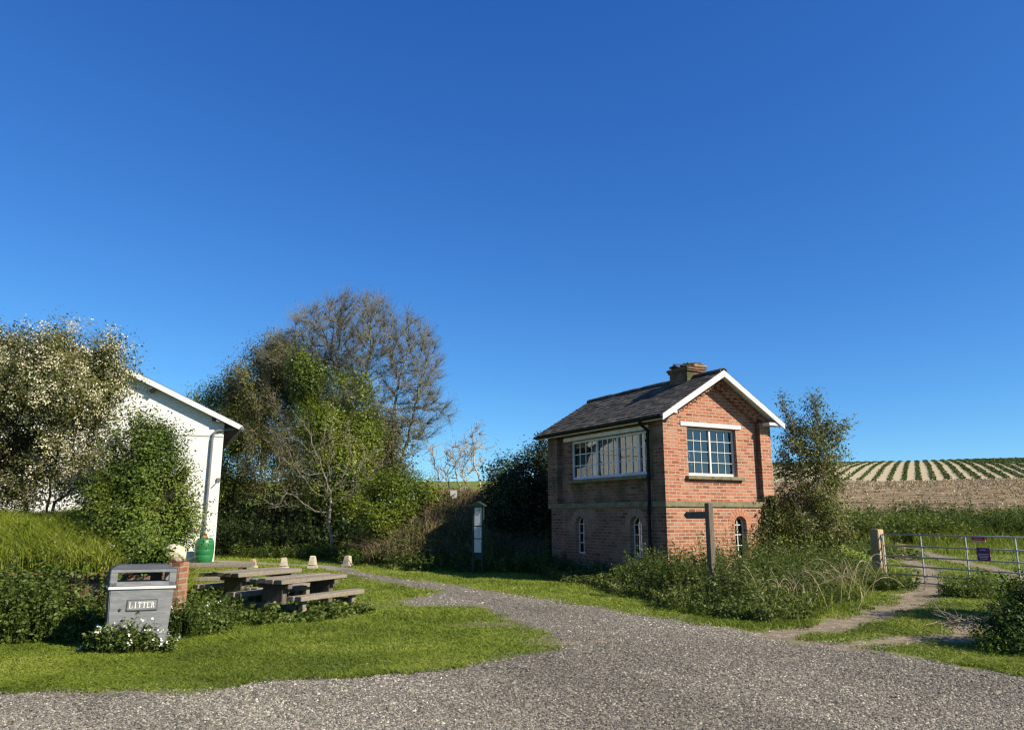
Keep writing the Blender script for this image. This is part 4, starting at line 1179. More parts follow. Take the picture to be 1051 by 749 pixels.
tree('green_bush', 'tall bright green bush with yellowish young leaves above the brick pier', 'bush',
     [chain([base_at(140, 13.3), tuple(at(135, 520, 13.3))], 5, .03), chain([base_at(155, 13.4), tuple(at(158, 500, 13.4))], 6, .03), chain([base_at(170, 13.3), tuple(at(178, 520, 13.3))], 5, .03), chain([base_at(112, 13.2), tuple(at(108, 530, 13.2))], 4, .03)],
     [E(150, 465, 18, 30, 13.4, 22), E(152, 500, 34, 34, 13.4, 34), E(148, 540, 44, 30, 13.2, 38), E(124, 470, 15, 30, 13.4, 18), E(112, 545, 24, 30, 13.1, 28), E(180, 500, 12, 22, 13.4, 14), E(168, 450, 7, 14, 13.4, 10), E(138, 446, 8, 14, 13.4, 10), E(188, 535, 12, 20, 13.3, 14), E(157, 578, 8, 16, 11.7, 10) + (5,), E(166, 566, 6, 8, 11.45, 6) + (5,)],
     1300, .13, 'leaf_bush', .05, 48000, 'bark_dark', r0=.005, twigs=2200, twiglen=.3, spread=.10, rmax=.05, base=.5, seed=5, tscale=1.6, sprigs=1300, spriglen=.5, clump=18, gaps=-.14, gscale=1.8)

# ------------------------------------------------------------------ the wood behind the lawn
Yt = 39
tb = lambda px, Y: base_at(px, Y)
tree('bare_ash_tree', 'tall round headed ash tree, nearly leafless, tallest in the wood', 'tree',
     [chain([tb(398, Yt), tuple(at(400, 480, Yt)), tuple(at(402, 430, Yt)), tuple(at(412, 380, Yt))], 26, .05), chain([tb(392, Yt+.3), tuple(at(390, 470, Yt+.3)), tuple(at(384, 420, Yt)), tuple(at(374, 370, Yt))], 26, .05),
      chain([tb(404, Yt-.4), tuple(at(410, 480, Yt-.4)), tuple(at(424, 430, Yt-.6)), tuple(at(432, 390, Yt-.8))], 24, .05), chain([tb(385, Yt+.8), tuple(at(372, 460, Yt+.8)), tuple(at(350, 390, Yt+1)), tuple(at(335, 350, Yt+1))], 26, .05)],
     [E(375, 345, 45, 36, Yt, 45), E(418, 380, 40, 60, Yt, 45), E(336, 350, 46, 42, Yt+1, 45), E(430, 425, 28, 40, Yt-.5, 35), E(306, 368, 34, 34, Yt+1.5, 40), E(395, 420, 40, 50, Yt, 40)],
     5200, .36, 'leaf_ashbud', .065, 10000, 'bark_ash', r0=.0125, twigs=17000, twiglen=.85, twigr=.0065, twigrand=.55, clump=2, spread=.25, up=.16, rmax=.22, pw=2.1, base=.5, seed=8, jit=.08, dk=.60, di=2.2)
tree('ivy_clad_tree', 'ivy smothered tree in front of the leafless ash, dense green with a narrow crooked top', 'tree',
     [chain([tb(338, 34), tuple(at(335, 470, 34)), tuple(at(330, 410, 34)), tuple(at(312, 372, 34))], 26, .06), chain([tb(352, 34.2), tuple(at(360, 470, 34.2)), tuple(at(368, 415, 34.2))], 20, .06)],
     [E(311, 374, 9, 17, 34, 10) + (6,), E(318, 396, 14, 20, 34, 15) + (3,), E(346, 410, 13, 20, 34, 16) + (2,), E(368, 415, 11, 24, 34, 16) + (2,), E(376, 445, 12, 30, 34, 20) + (1.5,), E(334, 438, 26, 30, 34, 28), E(352, 460, 30, 34, 34, 30), E(350, 505, 36, 36, 34.2, 30)],
     1900, .30, 'leaf_ivy', .105, 70000, 'bark_grey', r0=.010, twigs=1500, twiglen=.5, spread=.24, sprigs=700, spriglen=.9, clump=16, gaps=-.25, gscale=.9, rmax=.16, base=.55, seed=9, tscale=.9, amp=1.2)
def woodtree(label, px, Y, ell, seed, nleaf, leaf='leaf_olive', bark='bark_grey', name='willow_tree', tw=2600, size=.105, base=.5):
    return tree(name, label, 'tree', [chain([tb(px, Y), tuple(at(px+3, 500, Y)), tuple(at(px-3, 450, Y))], 16, .06), chain([tb(px+9, Y+.4), tuple(at(px+16, 495, Y+.4)), tuple(at(px+22, 440, Y+.4))], 16, .06)],
                ell, 1700, .36, leaf, size, int(nleaf * 1.8), bark, r0=.010, twigs=tw, twiglen=.7, twigr=.009, spread=.3, up=.04, rmax=.16, base=base, seed=seed, group=None, tscale=.6, amp=1.1)
woodtree('olive green willow at the left edge of the wood, right beside the white gable', 226, 41, [E(228, 445, 34, 46, 41, 40), E(222, 500, 34, 50, 41, 40), E(250, 430, 26, 40, 41, 34)], 21, 26000, 'leaf_ivy', base=.4)
woodtree('brownish half leafless willow between the white gable and the ivy clad tree', 268, 40, [E(262, 410, 34, 36, 40, 38), E(285, 385, 32, 36, 40.5, 38), E(278, 450, 36, 50, 40, 38), E(290, 500, 36, 44, 39.5, 34)], 22, 17000, tw=5200)
woodtree('olive green willow under the ash, half hidden behind the ivy clad tree', 318, 42, [E(300, 385, 36, 42, 42, 38), E(345, 400, 34, 40, 42, 38), E(315, 450, 40, 50, 42, 38)], 23, 15000, tw=4200)
woodtree('thin green young tree right of the ivy clad tree, under the ash', 382, 36.5, [E(382, 470, 20, 44, 36.5, 24), E(392, 500, 24, 34, 36.5, 26)], 24, 9000, 'leaf_bud', 'bark_twig', 'young_tree', 2600, .12)
tree('pale_bare_tree', 'small dying tree with pale bare spreading branches in front of the wood', 'tree',
     [chain([tb(342, 30), tuple(at(339, 530, 30)), tuple(at(338, 512, 30))], 8, .03)] ,
     [E(305, 470, 30, 40, 29.6, 30), E(345, 470, 34, 46, 29.6, 34), E(300, 515, 34, 14, 29.6, 26), E(375, 480, 22, 26, 29.6, 26)],
     420, .28, 'leaf_bud', .08, 900, 'bark_grey', r0=.010, twigs=450, twiglen=.5, twigr=.006, spread=.2, rmax=.12, pw=2.1, seed=31, jit=.2)
tree('dark_bush', 'rounded dark green bush at the left end of the bramble bank', 'bush',
     [chain([tb(405, 28.6), tuple(at(405, 525, 28.6))], 5, .04), chain([tb(425, 28.8), tuple(at(428, 520, 28.8))], 5, .04)],
     [E(408, 512, 28, 28, 28.6, 26), E(428, 515, 20, 20, 28.8, 22), E(395, 535, 24, 22, 28.2, 22)], 800, .22, 'leaf_ivy', .085, 21000, 'bark_dark', r0=.007, twigs=900, twiglen=.4, spread=.18, sprigs=350, spriglen=.6, rmax=.06, base=.42, seed=33, tscale=1.0)
def sapling(px, Y, tops, label, seed):
    st = [chain([tb(px, Y)] + [tuple(at(a, b, Y)) for a, b in t[0]], 12, .04) for t in tops]
    return tree('bare_sapling', label, 'tree', st, [E(*t[1], Y, 14) for t in tops], 120, .24, 'leaf_bud', .06, 150, 'bark_pale', r0=.012, twigs=170, twiglen=.55, twigr=.010, spread=.15, rmax=.085, pw=2.0, seed=seed, jit=.16, up=.25)
sapling(497, 30.5, [([(493, 500), (486, 470)], (486, 462, 15, 26))], 'pale leafless sapling with upright twigs, closest to the brick cabin', 41)
sapling(474, 30.0, [([(470, 495), (466, 470)], (463, 472, 12, 20)), ([(478, 500), (474, 480)], (476, 480, 10, 18))], 'pale leafless sapling behind the small white sign', 42)
sapling(458, 30.2, [([(452, 500), (446, 475)], (444, 466, 12, 16)), ([(460, 500), (458, 482)], (457, 478, 12, 16))], 'pale leafless crooked sapling nearest the dark bush', 43)
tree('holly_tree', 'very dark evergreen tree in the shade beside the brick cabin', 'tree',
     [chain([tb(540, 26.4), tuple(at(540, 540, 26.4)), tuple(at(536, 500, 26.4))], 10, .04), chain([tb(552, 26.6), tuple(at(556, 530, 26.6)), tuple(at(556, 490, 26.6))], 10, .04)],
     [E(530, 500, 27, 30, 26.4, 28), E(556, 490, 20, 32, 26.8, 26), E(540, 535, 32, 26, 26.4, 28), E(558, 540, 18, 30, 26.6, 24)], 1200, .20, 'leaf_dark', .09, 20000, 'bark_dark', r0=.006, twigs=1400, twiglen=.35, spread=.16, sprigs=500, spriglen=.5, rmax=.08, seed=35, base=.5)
# ------------------------------------------------------------------ right: elder beside the cabin, bush, brushwood
tree('elder_tree', 'loose olive green elder tree leaning against the right side of the brick cabin', 'tree',
     [chain([tb(818, 21.2), tuple(at(818, 520, 21.2)), tuple(at(822, 470, 21.2))], 10, .03), chain([tb(810, 21.3), tuple(at(810, 530, 21.3)), tuple(at(806, 490, 21.3))], 8, .03), chain([tb(828, 21.1), tuple(at(838, 510, 21.2)), tuple(at(848, 470, 21.2))], 10, .03)],
     [E(822, 470, 24, 38, 21.4, 30), E(828, 512, 28, 32, 21.3, 34), E(848, 450, 16, 20, 21.3, 18) + (1.5,), E(836, 425, 9, 14, 21.3, 10) + (2,), E(812, 440, 14, 22, 21.7, 14), E(832, 542, 34, 24, 21.0, 34), E(852, 478, 14, 26, 21.3, 16), E(804, 418, 8, 12, 21.5, 10) + (2,), E(866, 438, 9, 4, 21.3, 6) + (3,)],
     1300, .17, 'leaf_elder', .065, 24000, 'bark_twig', r0=.0055, twigs=2600, twiglen=.32, spread=.13, rmax=.07, seed=37, base=.5, tscale=1.2, shell=.2, sprigs=500, spriglen=.5, gaps=-.2, gscale=1.2)
tree('bramble_bush', 'low green bush at the right edge of the frame beside the drive', 'bush',
     [chain([tuple(gnd(1042, 666)), tuple(at(1041, 652, 9.95))], 3, .02), chain([tuple(gnd(1072, 666)), tuple(at(1072, 640, 9.95))], 4, .03), chain([(9.6, 12.0, 0), (9.6, 12.0, .8)], 6, .02)],
     [E(1039, 650, 25, 26, 9.95, 36), E(1080, 636, 40, 42, 10.0, 50), E(1050, 664, 36, 12, 9.8, 34), (9.7, 12.0, 1.2, 1.0, 1.0, 1.3, .16)], 1700, .09, 'leaf_bush', .045, 44000, 'bark_dark', r0=.004, twigs=900, twiglen=.2, spread=.08, rmax=.03, seed=39, base=.35, tscale=2.5, sprigs=400, spriglen=.25)
def brush_pile():
    c = gnd(994, 643); rng = np.random.default_rng(5); n = 62
    a = np.stack([rng.normal(0, .22, n), rng.normal(0, .18, n), rng.random(n) * .14], 1)
    d = unit(rng.normal(size=(n, 3)) * np.array([1, .8, .24]) + np.array([-.2, 0, .12])); ln = .15 + .36 * rng.random(n) ** 1.5
    parts = []
    for k in range(n):
        p = a[k]; q = d[k]; r = .005 + .006 * rng.random()
        for s in range(4):
            e = p + q * ln[k] / 4; e[2] = max(e[2], .01); parts.append(frusta(p[None], e[None], np.array([r]), np.array([r * .85]), 5)); p = e; r *= .85; q = unit(q + rng.normal(size=3) * .2)
    V, F = cat_mesh(parts)
    o_ = arrays_mesh('brushwood_pile', V, F, M['bark_grey'], None, smooth=True); o_.location = (c.x, c.y, c.z)
    tag(o_, 'small heap of dry pale brushwood lying near the bush and the gate', 'brushwood')
brush_pile()

# ------------------------------------------------------------------ ground cover
def scatter(n, x0, x1, y0, y1, mask, rng, persp=0.0):
    """random ground places; persp > 0 thins them with distance"""
    X = rng.uniform(x0, x1, n)
    if persp:
        u = rng.random(n); Y = y0 * y1 / (y1 - u * (y1 - y0)) if persp == 1 else rng.uniform(y0, y1, n)
    else: Y = rng.uniform(y0, y1, n)
    k = mask(X, Y); X = X[k]; Y = Y[k]
    return np.stack([X, Y, height(X, Y)], 1)

def blades(name, P, h, wd, mat, tint, lean=.45, rng=RNG, label=None, cat=None, parent=None, kind='stuff', bend=.5):
    n = len(P); h = np.broadcast_to(h, (n,))[:, None] * (.5 + .8 * rng.random((n, 1))); wd = np.broadcast_to(wd, (n,))[:, None]
    th = rng.random(n) * 2 * np.pi; s = np.stack([np.cos(th), np.sin(th), np.zeros(n)], 1)
    l = rng.normal(size=(n, 3)) * lean; l[:, 2] = 0
    mid = P + (np.array([0, 0, 1]) + l * .5) * h * .55; tip = P + np.array([0, 0, 1]) * h * (1 - .25 * bend) + l * h * (1 + bend)
    V = np.stack([P - s*wd*.5, P + s*wd*.5, mid + s*wd*.38, mid - s*wd*.38, tip + s*wd*.08, tip - s*wd*.08], 1).reshape(-1, 3)
    b = np.arange(n)[:, None] * 6
    F = np.concatenate([b + np.array([[0, 1, 2, 3]]), b + np.array([[3, 2, 4, 5]])], 1).reshape(-1, 4)
    o_ = arrays_mesh(name, V, F, M[mat], parent, np.repeat(tint, 2))
    if kind: o_['kind'] = kind
    if label: o_['label'] = label
    if cat: o_['category'] = cat
    return o_

def herbs(name, P, h, leafsize, per, mat, label, cat, rng, stemmat='leaf_nettle', tscale=1.2, base=.5, amp=.9, spread=.5, topbias=.7, kind='stuff', flowers=0, flsize=.03, stems=True):
    """upright leafy stems, one object"""
    n = len(P); h = np.broadcast_to(h, (n,)) * (.45 + .6 * rng.random(n) + .45 * (rng.random(n) < .08)) * (1 + .75 * fnoise(P[:, 0] + 5, P[:, 1] + 3, 1.6, 3))
    lean = rng.normal(size=(n, 3)) * .16; lean[:, 2] = 1
    k = np.repeat(np.arange(n), per); f = rng.random(len(k)) ** topbias
    r = leafsize * (1.6 - .9 * f) * spread
    a = rng.random(len(k)) * 2 * np.pi; out = np.stack([np.cos(a), np.sin(a), np.zeros(len(k))], 1)
    L_ = P[k] + lean[k] * (h[k] * f)[:, None] + out * (r * (.6 + rng.random(len(k))))[:, None] * 1.2
    L_[:, 2] = np.maximum(L_[:, 2], P[k, 2] + .01)
    V, F = leaf_cards(L_, leafsize * (.6 + .7 * rng.random(len(k))), .7, .6, rng, dirs=out)
    o_ = arrays_mesh(name, V, F, M[mat], None, clump_tint(L_, tscale, base, amp, rng=rng))
    tag(o_, label, cat, None, kind)
    if stems:
        T_ = P + lean * h[:, None]; q = np.full(n, .0035)
        V, F = frusta(P - np.array([0, 0, .03]), T_, q * 1.2, q * .6, 3)
        arrays_mesh('stems', V, F, M[stemmat], o_, np.full(len(F), .6))
    if flowers:
        m = rng.integers(0, n, flowers); c = P[m] + lean[m] * h[m][:, None] * (.85 + .2 * rng.random(flowers))[:, None] + rng.normal(size=(flowers, 3)) * .05
        Q = np.repeat(c, 6, 0) + rng.normal(size=(flowers * 6, 3)) * flsize * .6
        V, F = leaf_cards(Q, flsize * (.7 + .6 * rng.random(len(Q))), .8, .9, rng)
        arrays_mesh('flowers', V, F, M['petal'], o_, rng.random(len(F)))
    return o_

rg = np.random.default_rng(77)
ragged = lambda X, Y, d, a, s: d + a * fnoise(X, Y, s, 3)
# lawn
def lawn_mask(X, Y):
    g = poly_sd(X, Y, GRAVEL) + .42 * fnoise(X, Y, 1.4, 5); t = np.maximum(line_sd(X, Y, TRACK_A, .42), line_sd(X, Y, TRACK_B, .38)) + .55 * fnoise(X, Y, 1.6, 4)
    p = line_sd(X, Y, PATH, .4) + .25 * fnoise(X, Y, 1.5, 3); bare = worn(X, Y) + .45 * fnoise(X, Y, 2.1, 4)
    return (g + .55 * rg.random(len(X)) ** 3 < .06) & (t + .5 * rg.random(len(X)) ** 3 < .12) & (p + .3 * rg.random(len(X)) ** 2 < .05) & ~(bare > .12 + .95 * rg.random(len(X))) & (poly_sd(X, Y, PLATFORM) < 0)
X = rg.uniform(-.78, .80, 900000); u = rg.random(900000); Yv = 1 / (1/6.4 + u * (1/34 - 1/6.4)); Xv = X * Yv
k = lawn_mask(Xv, Yv); Xv, Yv = Xv[k][:330000], Yv[k][:330000]
P = np.stack([Xv, Yv, height(Xv, Yv) - .004], 1)
t = np.clip(.5 + .75 * fnoise(Xv, Yv, 1.1, 4) + rg.normal(size=len(P)) * .13, 0, 1)
hh = .017 + .030 * sstep(.0, .5, fnoise(Xv, Yv, .6, 3)) + .0012 * Yv
blades('lawn_grass', P, hh, .0036 + .0008 * Yv, 'grass_short', t, .85, rg, 'short mown bright green grass on the lawn and verges', 'grass')
# loose gravel
n = 190000
X = rg.uniform(-.80, .80, n * 3); u = rg.random(n * 3); Yv = 1 / (1/6.1 + u * (1/23 - 1/6.1)); Xv = X * Yv
g = poly_sd(Xv, Yv, GRAVEL); gm = g + .5 * fnoise(Xv, Yv, 2.1, 4)
k = (gm > .02) | ((g > -.7) & (rg.random(len(g)) < .06)) | ((np.maximum(line_sd(Xv, Yv, TRACK_A, .4), line_sd(Xv, Yv, TRACK_B, .4)) > 0) & (rg.random(len(g)) < .10)); Xv, Yv = Xv[k][:n], Yv[k][:n]; n = len(Xv)
size = (.0045 + .009 * rg.random(n) ** 2.4) * (1 + .03 * (Yv - 6)); size[rg.random(n) < .006] *= 1.9
o8 = np.array([(1,0,0),(-1,0,0),(0,1,0),(0,-1,0),(0,0,1),(0,0,-1)], float); f8 = np.array([(0,2,4),(2,1,4),(1,3,4),(3,0,4),(2,0,5),(1,2,5),(3,1,5),(0,3,5)])[:4]
sc3 = np.stack([size * (.7 + .7 * rg.random(n)), size * (.7 + .7 * rg.random(n)), size * (.4 + .5 * rg.random(n))], 1)
th = rg.random(n) * 6.283; c_, s_ = np.cos(th)[:, None], np.sin(th)[:, None]
v = o8[None] * sc3[:, None] + rg.normal(size=(n, 6, 3)) * size[:, None, None] * .22
vx = v[..., 0] * c_ - v[..., 1] * s_; vy = v[..., 0] * s_ + v[..., 1] * c_
V = np.stack([vx + Xv[:, None], vy + Yv[:, None], v[..., 2] + (size * .25 + height(Xv, Yv))[:, None]], -1).reshape(-1, 3)
F = (np.arange(n) * 6)[:, None, None] + f8[None]
def stonemat():
    m, nt = newmat('loose_stone')
    col = ramp(nt, attr(nt, 'tint'), [(0, (.058, .053, .045)), (.3, (.14, .128, .102)), (.6, (.235, .213, .168)), (.85, (.35, .32, .25)), (1, (.58, .54, .45))])
    finish(nt, col, .85, spec=.2); return m
M['loose_stone'] = stonemat()
ob = arrays_mesh('loose_gravel', V, F.reshape(-1, 3), M['loose_stone'], None, np.repeat(np.clip(rg.beta(1.5, 2.0, n) + .30 * fnoise(.8 * Xv + .6 * Yv, (-.6 * Xv + .8 * Yv) * .13, .9, 3) + .14 * fnoise(Xv, Yv, .5, 3), 0, 1), 4))
tag(ob, 'loose grey and brown gravel stones over the drive', 'gravel', None, 'stuff')

# tall grass on the raised bed
def plat(X, Y): return poly_sd(X, Y, PLATFORM)
P = scatter(70000, -13, -4.9, 11.6, 17.5, lambda X, Y: plat(X, Y) > .15, rg)
t = np.clip(.55 + .8 * fnoise(P[:, 0], P[:, 1], .9, 3) + rg.normal(size=len(P)) * .15, 0, 1)
blades('tall_grass', P, .42 + .12 * fnoise(P[:, 0], P[:, 1], .8, 2), .012, 'grass_tall', t, .30, rg, 'long bright grass growing on the raised bed behind the brick wall', 'tall grass')
P = scatter(700, -12, -4.9, 11.5, 13.2, lambda X, Y: plat(X, Y) > .05, rg)
herbs('bed_weeds', P, .34, .06, 16, 'leaf_bush', 'leafy weeds and white flower heads along the top edge of the brick wall', 'weeds', rg, base=.55, flowers=22, flsize=.03)
# nettles in front of the wall
def nettle_mask(X, Y):
    return ragged(X, Y, poly_sd(X, Y, [(-14, 11.9), (-14, 10.6), (-9, 10.35), (-6.6, 10.25), (-5.5, 10.45), (-5.35, 11.2), (-5.1, 11.3)]), .25, 1.1) > 0
P = scatter(4200, -13, -5, 9.9, 12, nettle_mask, rg)
hf = .22 + .56 * sstep(-.05, .8, poly_sd(P[:, 0], P[:, 1], [(-14, 13.5), (-14, 10.4), (-9, 10.2), (-6.6, 10.1), (-5.3, 10.3), (-5.0, 13)]))
herbs('nettles', P, hf * (1 + .06 * (P[:, 0] < -6.3)), .062, 22, 'leaf_nettle', 'dense dark green nettles hiding the foot of the brick wall', 'nettles', rg, base=.45, tscale=1.6)
P = scatter(1500, -5.1, -3.3, 10.5, 13.0, lambda X, Y: ragged(X, Y, poly_sd(X, Y, [(-4.95, 10.9), (-4.35, 10.75), (-4.05, 11.4), (-4.25, 12.3), (-4.9, 12.5)]), .2, 1.2) > 0, rg)
herbs('nettle_clump', P, .42, .05, 20, 'leaf_nettle', 'knee high nettles between the litter bin and the picnic tables', 'nettles', rg, base=.6, tscale=1.8, flowers=14, flsize=.02)
# flowers at the foot of the bin
bx_, by_ = bpos.x, bpos.y
P = scatter(2600, bx_-1.2, bx_+1.2, by_-1.0, by_+.2, lambda X, Y: (ragged(X, Y, .33 - np.hypot((X-bx_-.16)*.70, (Y-by_+.34)*1.2), .34, 2.2) > 0) & (rg.random(len(X)) < .55), rg)
herbs('white_flowers', P, .34 - .25 * np.abs(P[:, 0] - bx_ - .1), .05, 14, 'leaf_nettle', 'white flowering weeds around the foot of the litter bin', 'flowers', rg, base=.78, flowers=60, flsize=.034, tscale=2, amp=.6)
# weeds under and around the front picnic table
P = scatter(1000, -4.8, -2.2, 11.9, 15.0, lambda X, Y: ragged(X, Y, .95 - np.hypot((X-t1p[0]+.35)*.62, (Y-t1p[1]+.45)*.85), .55, 1.3) > 0, rg)
herbs('table_weeds', P, .20, .085, 9, 'leaf_nettle', 'low broad leaved weeds under the front picnic table', 'weeds', rg, base=.6, tscale=2)
P = scatter(700, -7.2, -4.2, 13.2, 17.0, lambda X, Y: ragged(X, Y, .9 - np.hypot((X-t2p[0]+.2)*.6, (Y-t2p[1]+.3)*.6), .6, 1.1) > 0, rg)
herbs('bench_weeds', P, .26, .055, 11, 'leaf_nettle', 'weeds growing round the middle and farthest picnic tables', 'weeds', rg, base=.5, tscale=2)

# weed bank in front of the brick cabin
WEED = [tuple(gnd(*p)[:2]) for p in ((560, 594), (600, 599), (625, 607), (665, 619), (700, 628), (745, 637), (790, 640), (835, 636), (862, 624), (888, 612), (900, 602))] + [(11.2, 22.5), (8.5, 24), (7.3, 20.5)] + [(HX+.878*W, HY+.479*W), (HX, HY), (HX-.479*4.9, HY+.878*4.9), (.7, 23.4)]
wsd = lambda X, Y: poly_sd(X, Y, WEED)
P = scatter(20000, -.5, 11, 12, 24, lambda X, Y: ragged(X, Y, wsd(X, Y), .35, .9) > .02, rg)
d_ = wsd(P[:, 0], P[:, 1]); left = 1 - sstep(1.2, 3.0, P[:, 0])
hw = .22 + .62 * sstep(0, 1.4, d_ + .3 * fnoise(P[:, 0], P[:, 1], 1.0, 2)); hw = np.maximum(hw, .30) * (1 - .10 * left) * (1 + .5 * fnoise(P[:, 0]+9, P[:, 1], .8, 2))
herbs('weed_bank', P, hw, .062, 14, 'leaf_weed', 'waist high tangle of weeds in front of the brick cabin', 'weeds', rg, base=.48, tscale=.9, amp=1.1)
P = scatter(12000, 3, 11.5, 12.4, 24, lambda X, Y: (ragged(X, Y, wsd(X, Y), .5, .9) > -.1) & (X > 4.2 + .8 * rg.random(len(X))), rg)
t = np.clip(.5 + .8 * fnoise(P[:, 0], P[:, 1], .9, 3) + rg.normal(size=len(P)) * .15, 0, 1)
blades('rough_grass', P, .42, .011, 'grass_tall', t, .45, rg, 'long rough grass growing among the weeds by the gate', 'rough grass')
P = scatter(2600, 3.4, 9.6, 13, 19, lambda X, Y: (wsd(X, Y) > .2) & (fnoise(X, Y, .7, 2) > -.1) & (X > 4.4), rg)
blades('dead_stalks', P, .75, .011, 'straw', rg.random(len(P)), .7, rg, 'dry straw coloured dead stalks bent over in the weeds', 'dead stalks', bend=1.0)
def dead_arches():
    parts = []
    for k in range(30):
        px = rg.choice([800, 815, 850, 862, 875, 885, 790, 760]) + rg.normal() * 12; p = np.array(tuple(gnd(px, rg.uniform(606, 632)))); p[2] = .1
        a = rg.random() * 6.283; dr = np.array([math.cos(a), math.sin(a) * .6, 0]); ln = .35 + rg.random() * .6; hgt = .32 + rg.random() * .42
        q = [p + dr * ln * s + np.array([0, 0, hgt * (1 - (1 - min(s * 1.6, 1.6)) ** 2)]) for s in np.linspace(0, 1, 9)]
        for x_, y_ in zip(q[:-1], q[1:]): parts.append(frusta(x_[None], y_[None], np.array([.006]), np.array([.005]), 4))
    V, F = cat_mesh(parts); o_ = arrays_mesh('dead_bramble_canes', V, F, M['straw'], None, rg.random(len(F)), smooth=True)
    tag(o_, 'arching dry bramble canes in the weeds left of the gate post', 'bramble canes', None, 'stuff')
dead_arches()
P = scatter(2600, -.5, 5, 16, 25, lambda X, Y: (np.abs(poly_sd(X, Y, [(HX+.3, HY-.1), (HX-.95, HY+.1), (HX-.479*5.9-.95, HY+.878*5.9), (HX-.479*5.9+.1, HY+.878*5.9+.3)]) - .6) < .62), rg)
herbs('cabin_foot_weeds', P, .52, .07, 14, 'leaf_nettle', 'shaded weeds along the foot of the long side of the brick cabin', 'weeds', rg, base=.4, tscale=1)
# ivy on the cabin's gable corner
nl = 3200; cs, sn = math.cos(HROT), math.sin(HROT)
lx = W - np.abs(rg.normal(0, .42, nl)); lz = .3 + rg.random(nl) * 1.9; okk = (lz < .9 + 1.5 * (lx - (W - 1.1)) + .3 * rg.normal(size=nl)) & (lx > W-1.2); lx, lz = lx[okk], lz[okk]
ly = -.02 - .10 * rg.random(len(lx)) ** 2
Pl = np.stack([lx, ly, lz], 1); Vv, Ff = leaf_cards(Pl, .07 * (.6 + .8 * rg.random(len(Pl))), .0, .8, rg)
iv = arrays_mesh('wall_creeper', Vv, Ff, M['leaf_bramble'], None, rg.random(len(Ff))); iv.location = (HX, HY, 0); iv.rotation_euler = (0, 0, HROT)
tag(iv, 'reddish green creeper climbing the right corner of the brick cabin', 'creeper')

# ivy trailing over the old brickwork by the bin
m_ = 900; ax = rg.normal(0, .16, m_); az = rg.random(m_)
Pq = np.concatenate([np.stack([p2.x + .10 + ax, 11.70 - .06 * rg.random(m_), .45 + .72 * az], 1), np.stack([WALL_B.x - .16 + .5 * ax, WALL_B.y - .03 - .06 * rg.random(m_), .35 + .85 * az], 1), np.stack([rg.uniform(-9.5, -5.2, 2 * m_), np.zeros(2 * m_), np.zeros(2 * m_)], 1)])
kx = Pq[:, 1] == 0; Pq[kx, 1] = WALL_A.y + (Pq[kx, 0] - WALL_A.x) / (WALL_B.x - WALL_A.x) * (WALL_B.y - WALL_A.y) - .03 - .06 * rg.random(kx.sum()); Pq[kx, 2] = .86 - .38 * rg.random(kx.sum()) ** 1.3
Pq = Pq[fnoise(Pq[:, 0] * 1.4, Pq[:, 2] * 1.4, 1.2, 2) > -.12]
Vv, Ff = leaf_cards(Pq, .055 * (.6 + .8 * rg.random(len(Pq))), .2, .85, rg)
tag(arrays_mesh('wall_ivy', Vv, Ff, M['leaf_nettle'], None, clump_tint(Pq, 2, .5, .7, rng=rg)), 'ivy trailing over the old brick wall and pier behind the litter bin', 'ivy', None, 'stuff')
# bramble bank behind, in the cabin's shadow
def bankm(X, Y): return (height(X, Y) > .12 + .1 * fnoise(X, Y, .8, 2)) & (Y > 22.8) & (Y < 33) & (X < 9)
P = scatter(9000, -6.5, 9, 22.8, 32, bankm, rg)
herbs('bramble_bank', P, .55, .08, 14, 'leaf_bramble', 'brown and green brambles covering the bank behind the cabin', 'brambles', rg, stemmat='straw', base=.5, tscale=.7, amp=1.2)
P = scatter(16000, -6.5, 8, 24.0, 32, bankm, rg)
blades('bramble_stalks', P, .70, .016, 'leaf_dead', np.clip(rg.normal(.5, .3, len(P)), 0, 1), .7, rg, 'dry brown stalks standing in the brambles on the bank', 'dead stalks', bend=.8)
# low weeds at the foot of the bank and of the wood
def footm(X, Y): return ragged(X, Y, poly_sd(X, Y, [(-11.5, 31.0), (-7.0, 29.3), (-4.6, 24.8), (-3.2, 23.6), (1.0, 22.6), (1.6, 24.2), (-4.2, 27.5), (-6.0, 31.5), (-11, 33)]), .5, .5) > 0
P = scatter(9000, -12, 2, 22, 34, footm, rg)
herbs('bank_foot_weeds', P, .50, .085, 15, 'leaf_nettle', 'green nettles and weeds along the foot of the bank and the wood', 'weeds', rg, base=.5, tscale=.8)
# dark undergrowth under the wood
P = scatter(9000, -18, -1, 31.5, 44, lambda X, Y: (X < -5 + .0 * Y) & (X / Y > -.42), rg)
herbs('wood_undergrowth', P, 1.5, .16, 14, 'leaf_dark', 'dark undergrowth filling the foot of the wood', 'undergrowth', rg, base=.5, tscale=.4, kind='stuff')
P = scatter(6000, -2, 16, 29.5, 38, lambda X, Y: (X > -1.5), rg)
herbs('bank_scrub', P, .5, .10, 10, 'leaf_weed', 'grassy scrub on the slope behind the bank', 'scrub', rg, base=.55, tscale=.5)
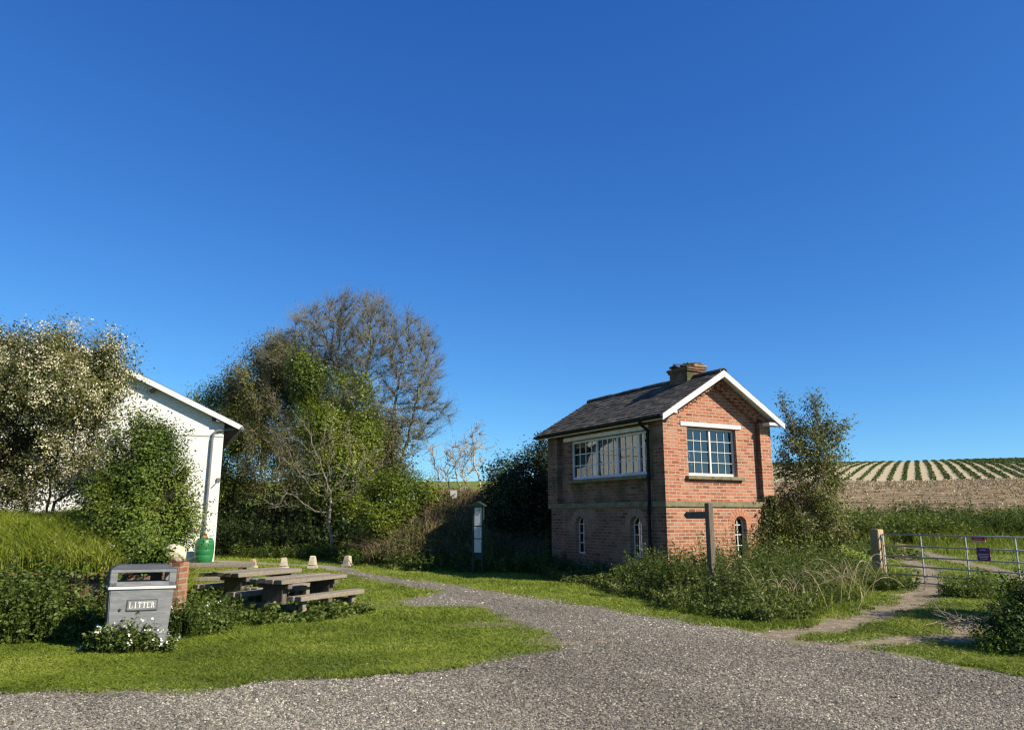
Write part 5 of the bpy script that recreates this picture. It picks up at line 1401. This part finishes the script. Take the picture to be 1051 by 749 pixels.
# overgrown verge beyond the gate
P = scatter(15000, 9, 46, 37.5, 43, lambda X, Y: X / Y > .22, rg)
herbs('overgrown_verge', P, 1.15, .12, 14, 'leaf_nettle', 'thick dark green verge of nettles and cow parsley below the stubble field', 'verge', rg, base=.48, tscale=.35, amp=1.3)
P = scatter(42000, 8.5, 46, 32.5, 43, lambda X, Y: (X / Y > .2) & (np.maximum(line_sd(X, Y, TRACK_A, .6), line_sd(X, Y, TRACK_B, .6)) < 0), rg)
t = np.clip(.35 + .8 * fnoise(P[:, 0], P[:, 1], .5, 3) + rg.normal(size=len(P)) * .15, 0, 1)
blades('verge_grass', P, .35 + .75 * sstep(35, 39, P[:, 1]), .02, 'grass_tall', t, .35, rg, 'long grass on the verge beyond the gate', 'tall grass')
# clumps by the gate
gcl = gnd(997, 612)
P = scatter(900, gcl.x-1.2, gcl.x+1.0, gcl.y-.7, gcl.y+.8, lambda X, Y: ragged(X, Y, .48 - np.hypot((X-gcl.x)*.85, Y-gcl.y), .25, 1.8) > 0, rg)
herbs('gate_nettles', P, .36, .055, 13, 'leaf_nettle', 'low nettle clump between the wheel ruts in front of the gate', 'nettles', rg, base=.6, tscale=2)
gcl = gnd(918, 606)
P = scatter(700, gcl.x-1.0, gcl.x+.9, gcl.y-.3, gcl.y+1.6, lambda X, Y: ragged(X, Y, .45 - np.hypot((X-gcl.x)*.8, (Y-gcl.y-.3)), .3, 1.8) > 0, rg)
herbs('post_weeds', P, .30, .06, 12, 'leaf_weed', 'pale green weeds at the foot of the gate post', 'weeds', rg, base=.5, tscale=2)

P = scatter(17000, 7, 90, 44.5, CROP0, lambda X, Y: (X / Y > .16) & (X / Y < .80) & (vnoise(X * .25, Y * 1.4) + .4 * vnoise(X * .7, Y * 3) > -.12), rg)
blades('stubble', P, .16 + .001 * P[:, 1], .035 + .0011 * P[:, 1], 'straw', np.clip(rg.normal(.18, .25, len(P)), 0, 1), .6, rg, 'pale straw stubble over the brown field', 'stubble')
# rows of the crop on the hill
rows = []
cd, sdn = math.cos(ROWDIR), math.sin(ROWDIR); period = 1.9
rr = np.arange(-110, 110); off = rr * period
for o_ in off:
    s = np.arange(0, 320, .42)
    x = o_ * cd + s * sdn; y = -o_ * sdn + s * cd
    k = (y > CROP0) & (y < 212) & (x / y > .14) & (x / y < .85); rows.append(np.stack([x[k], y[k]], 1))
rows = np.concatenate(rows); m = len(rows); per = 5
Q = np.repeat(rows, per, 0) + rg.normal(size=(m * per, 2)) * np.array([.17, .2])
P = np.concatenate([Q, (height(Q[:, 0], Q[:, 1]) + .05 + .28 * rg.random(len(Q)))[:, None]], 1)
ka = Q[:, 0] / Q[:, 1]; keep = rg.random(len(P)) < .62 + .38 * sstep(.45, .65, ka) + .5 * sstep(170, 195, Q[:, 1]); P = P[keep]; ka = ka[keep]
Vv, Ff = leaf_cards(P, (.30 + .16 * sstep(.45, .68, ka)) * (.6 + .8 * rg.random(len(P))), .6, .7, rg)
ob = arrays_mesh('crop_rows', Vv, Ff, M['crop_leaf'], None, np.clip(rg.normal(.5, .25, len(P)), 0, 1))
tag(ob, 'dark green crop growing in long rows over the hilltop', 'crop', None, 'stuff')
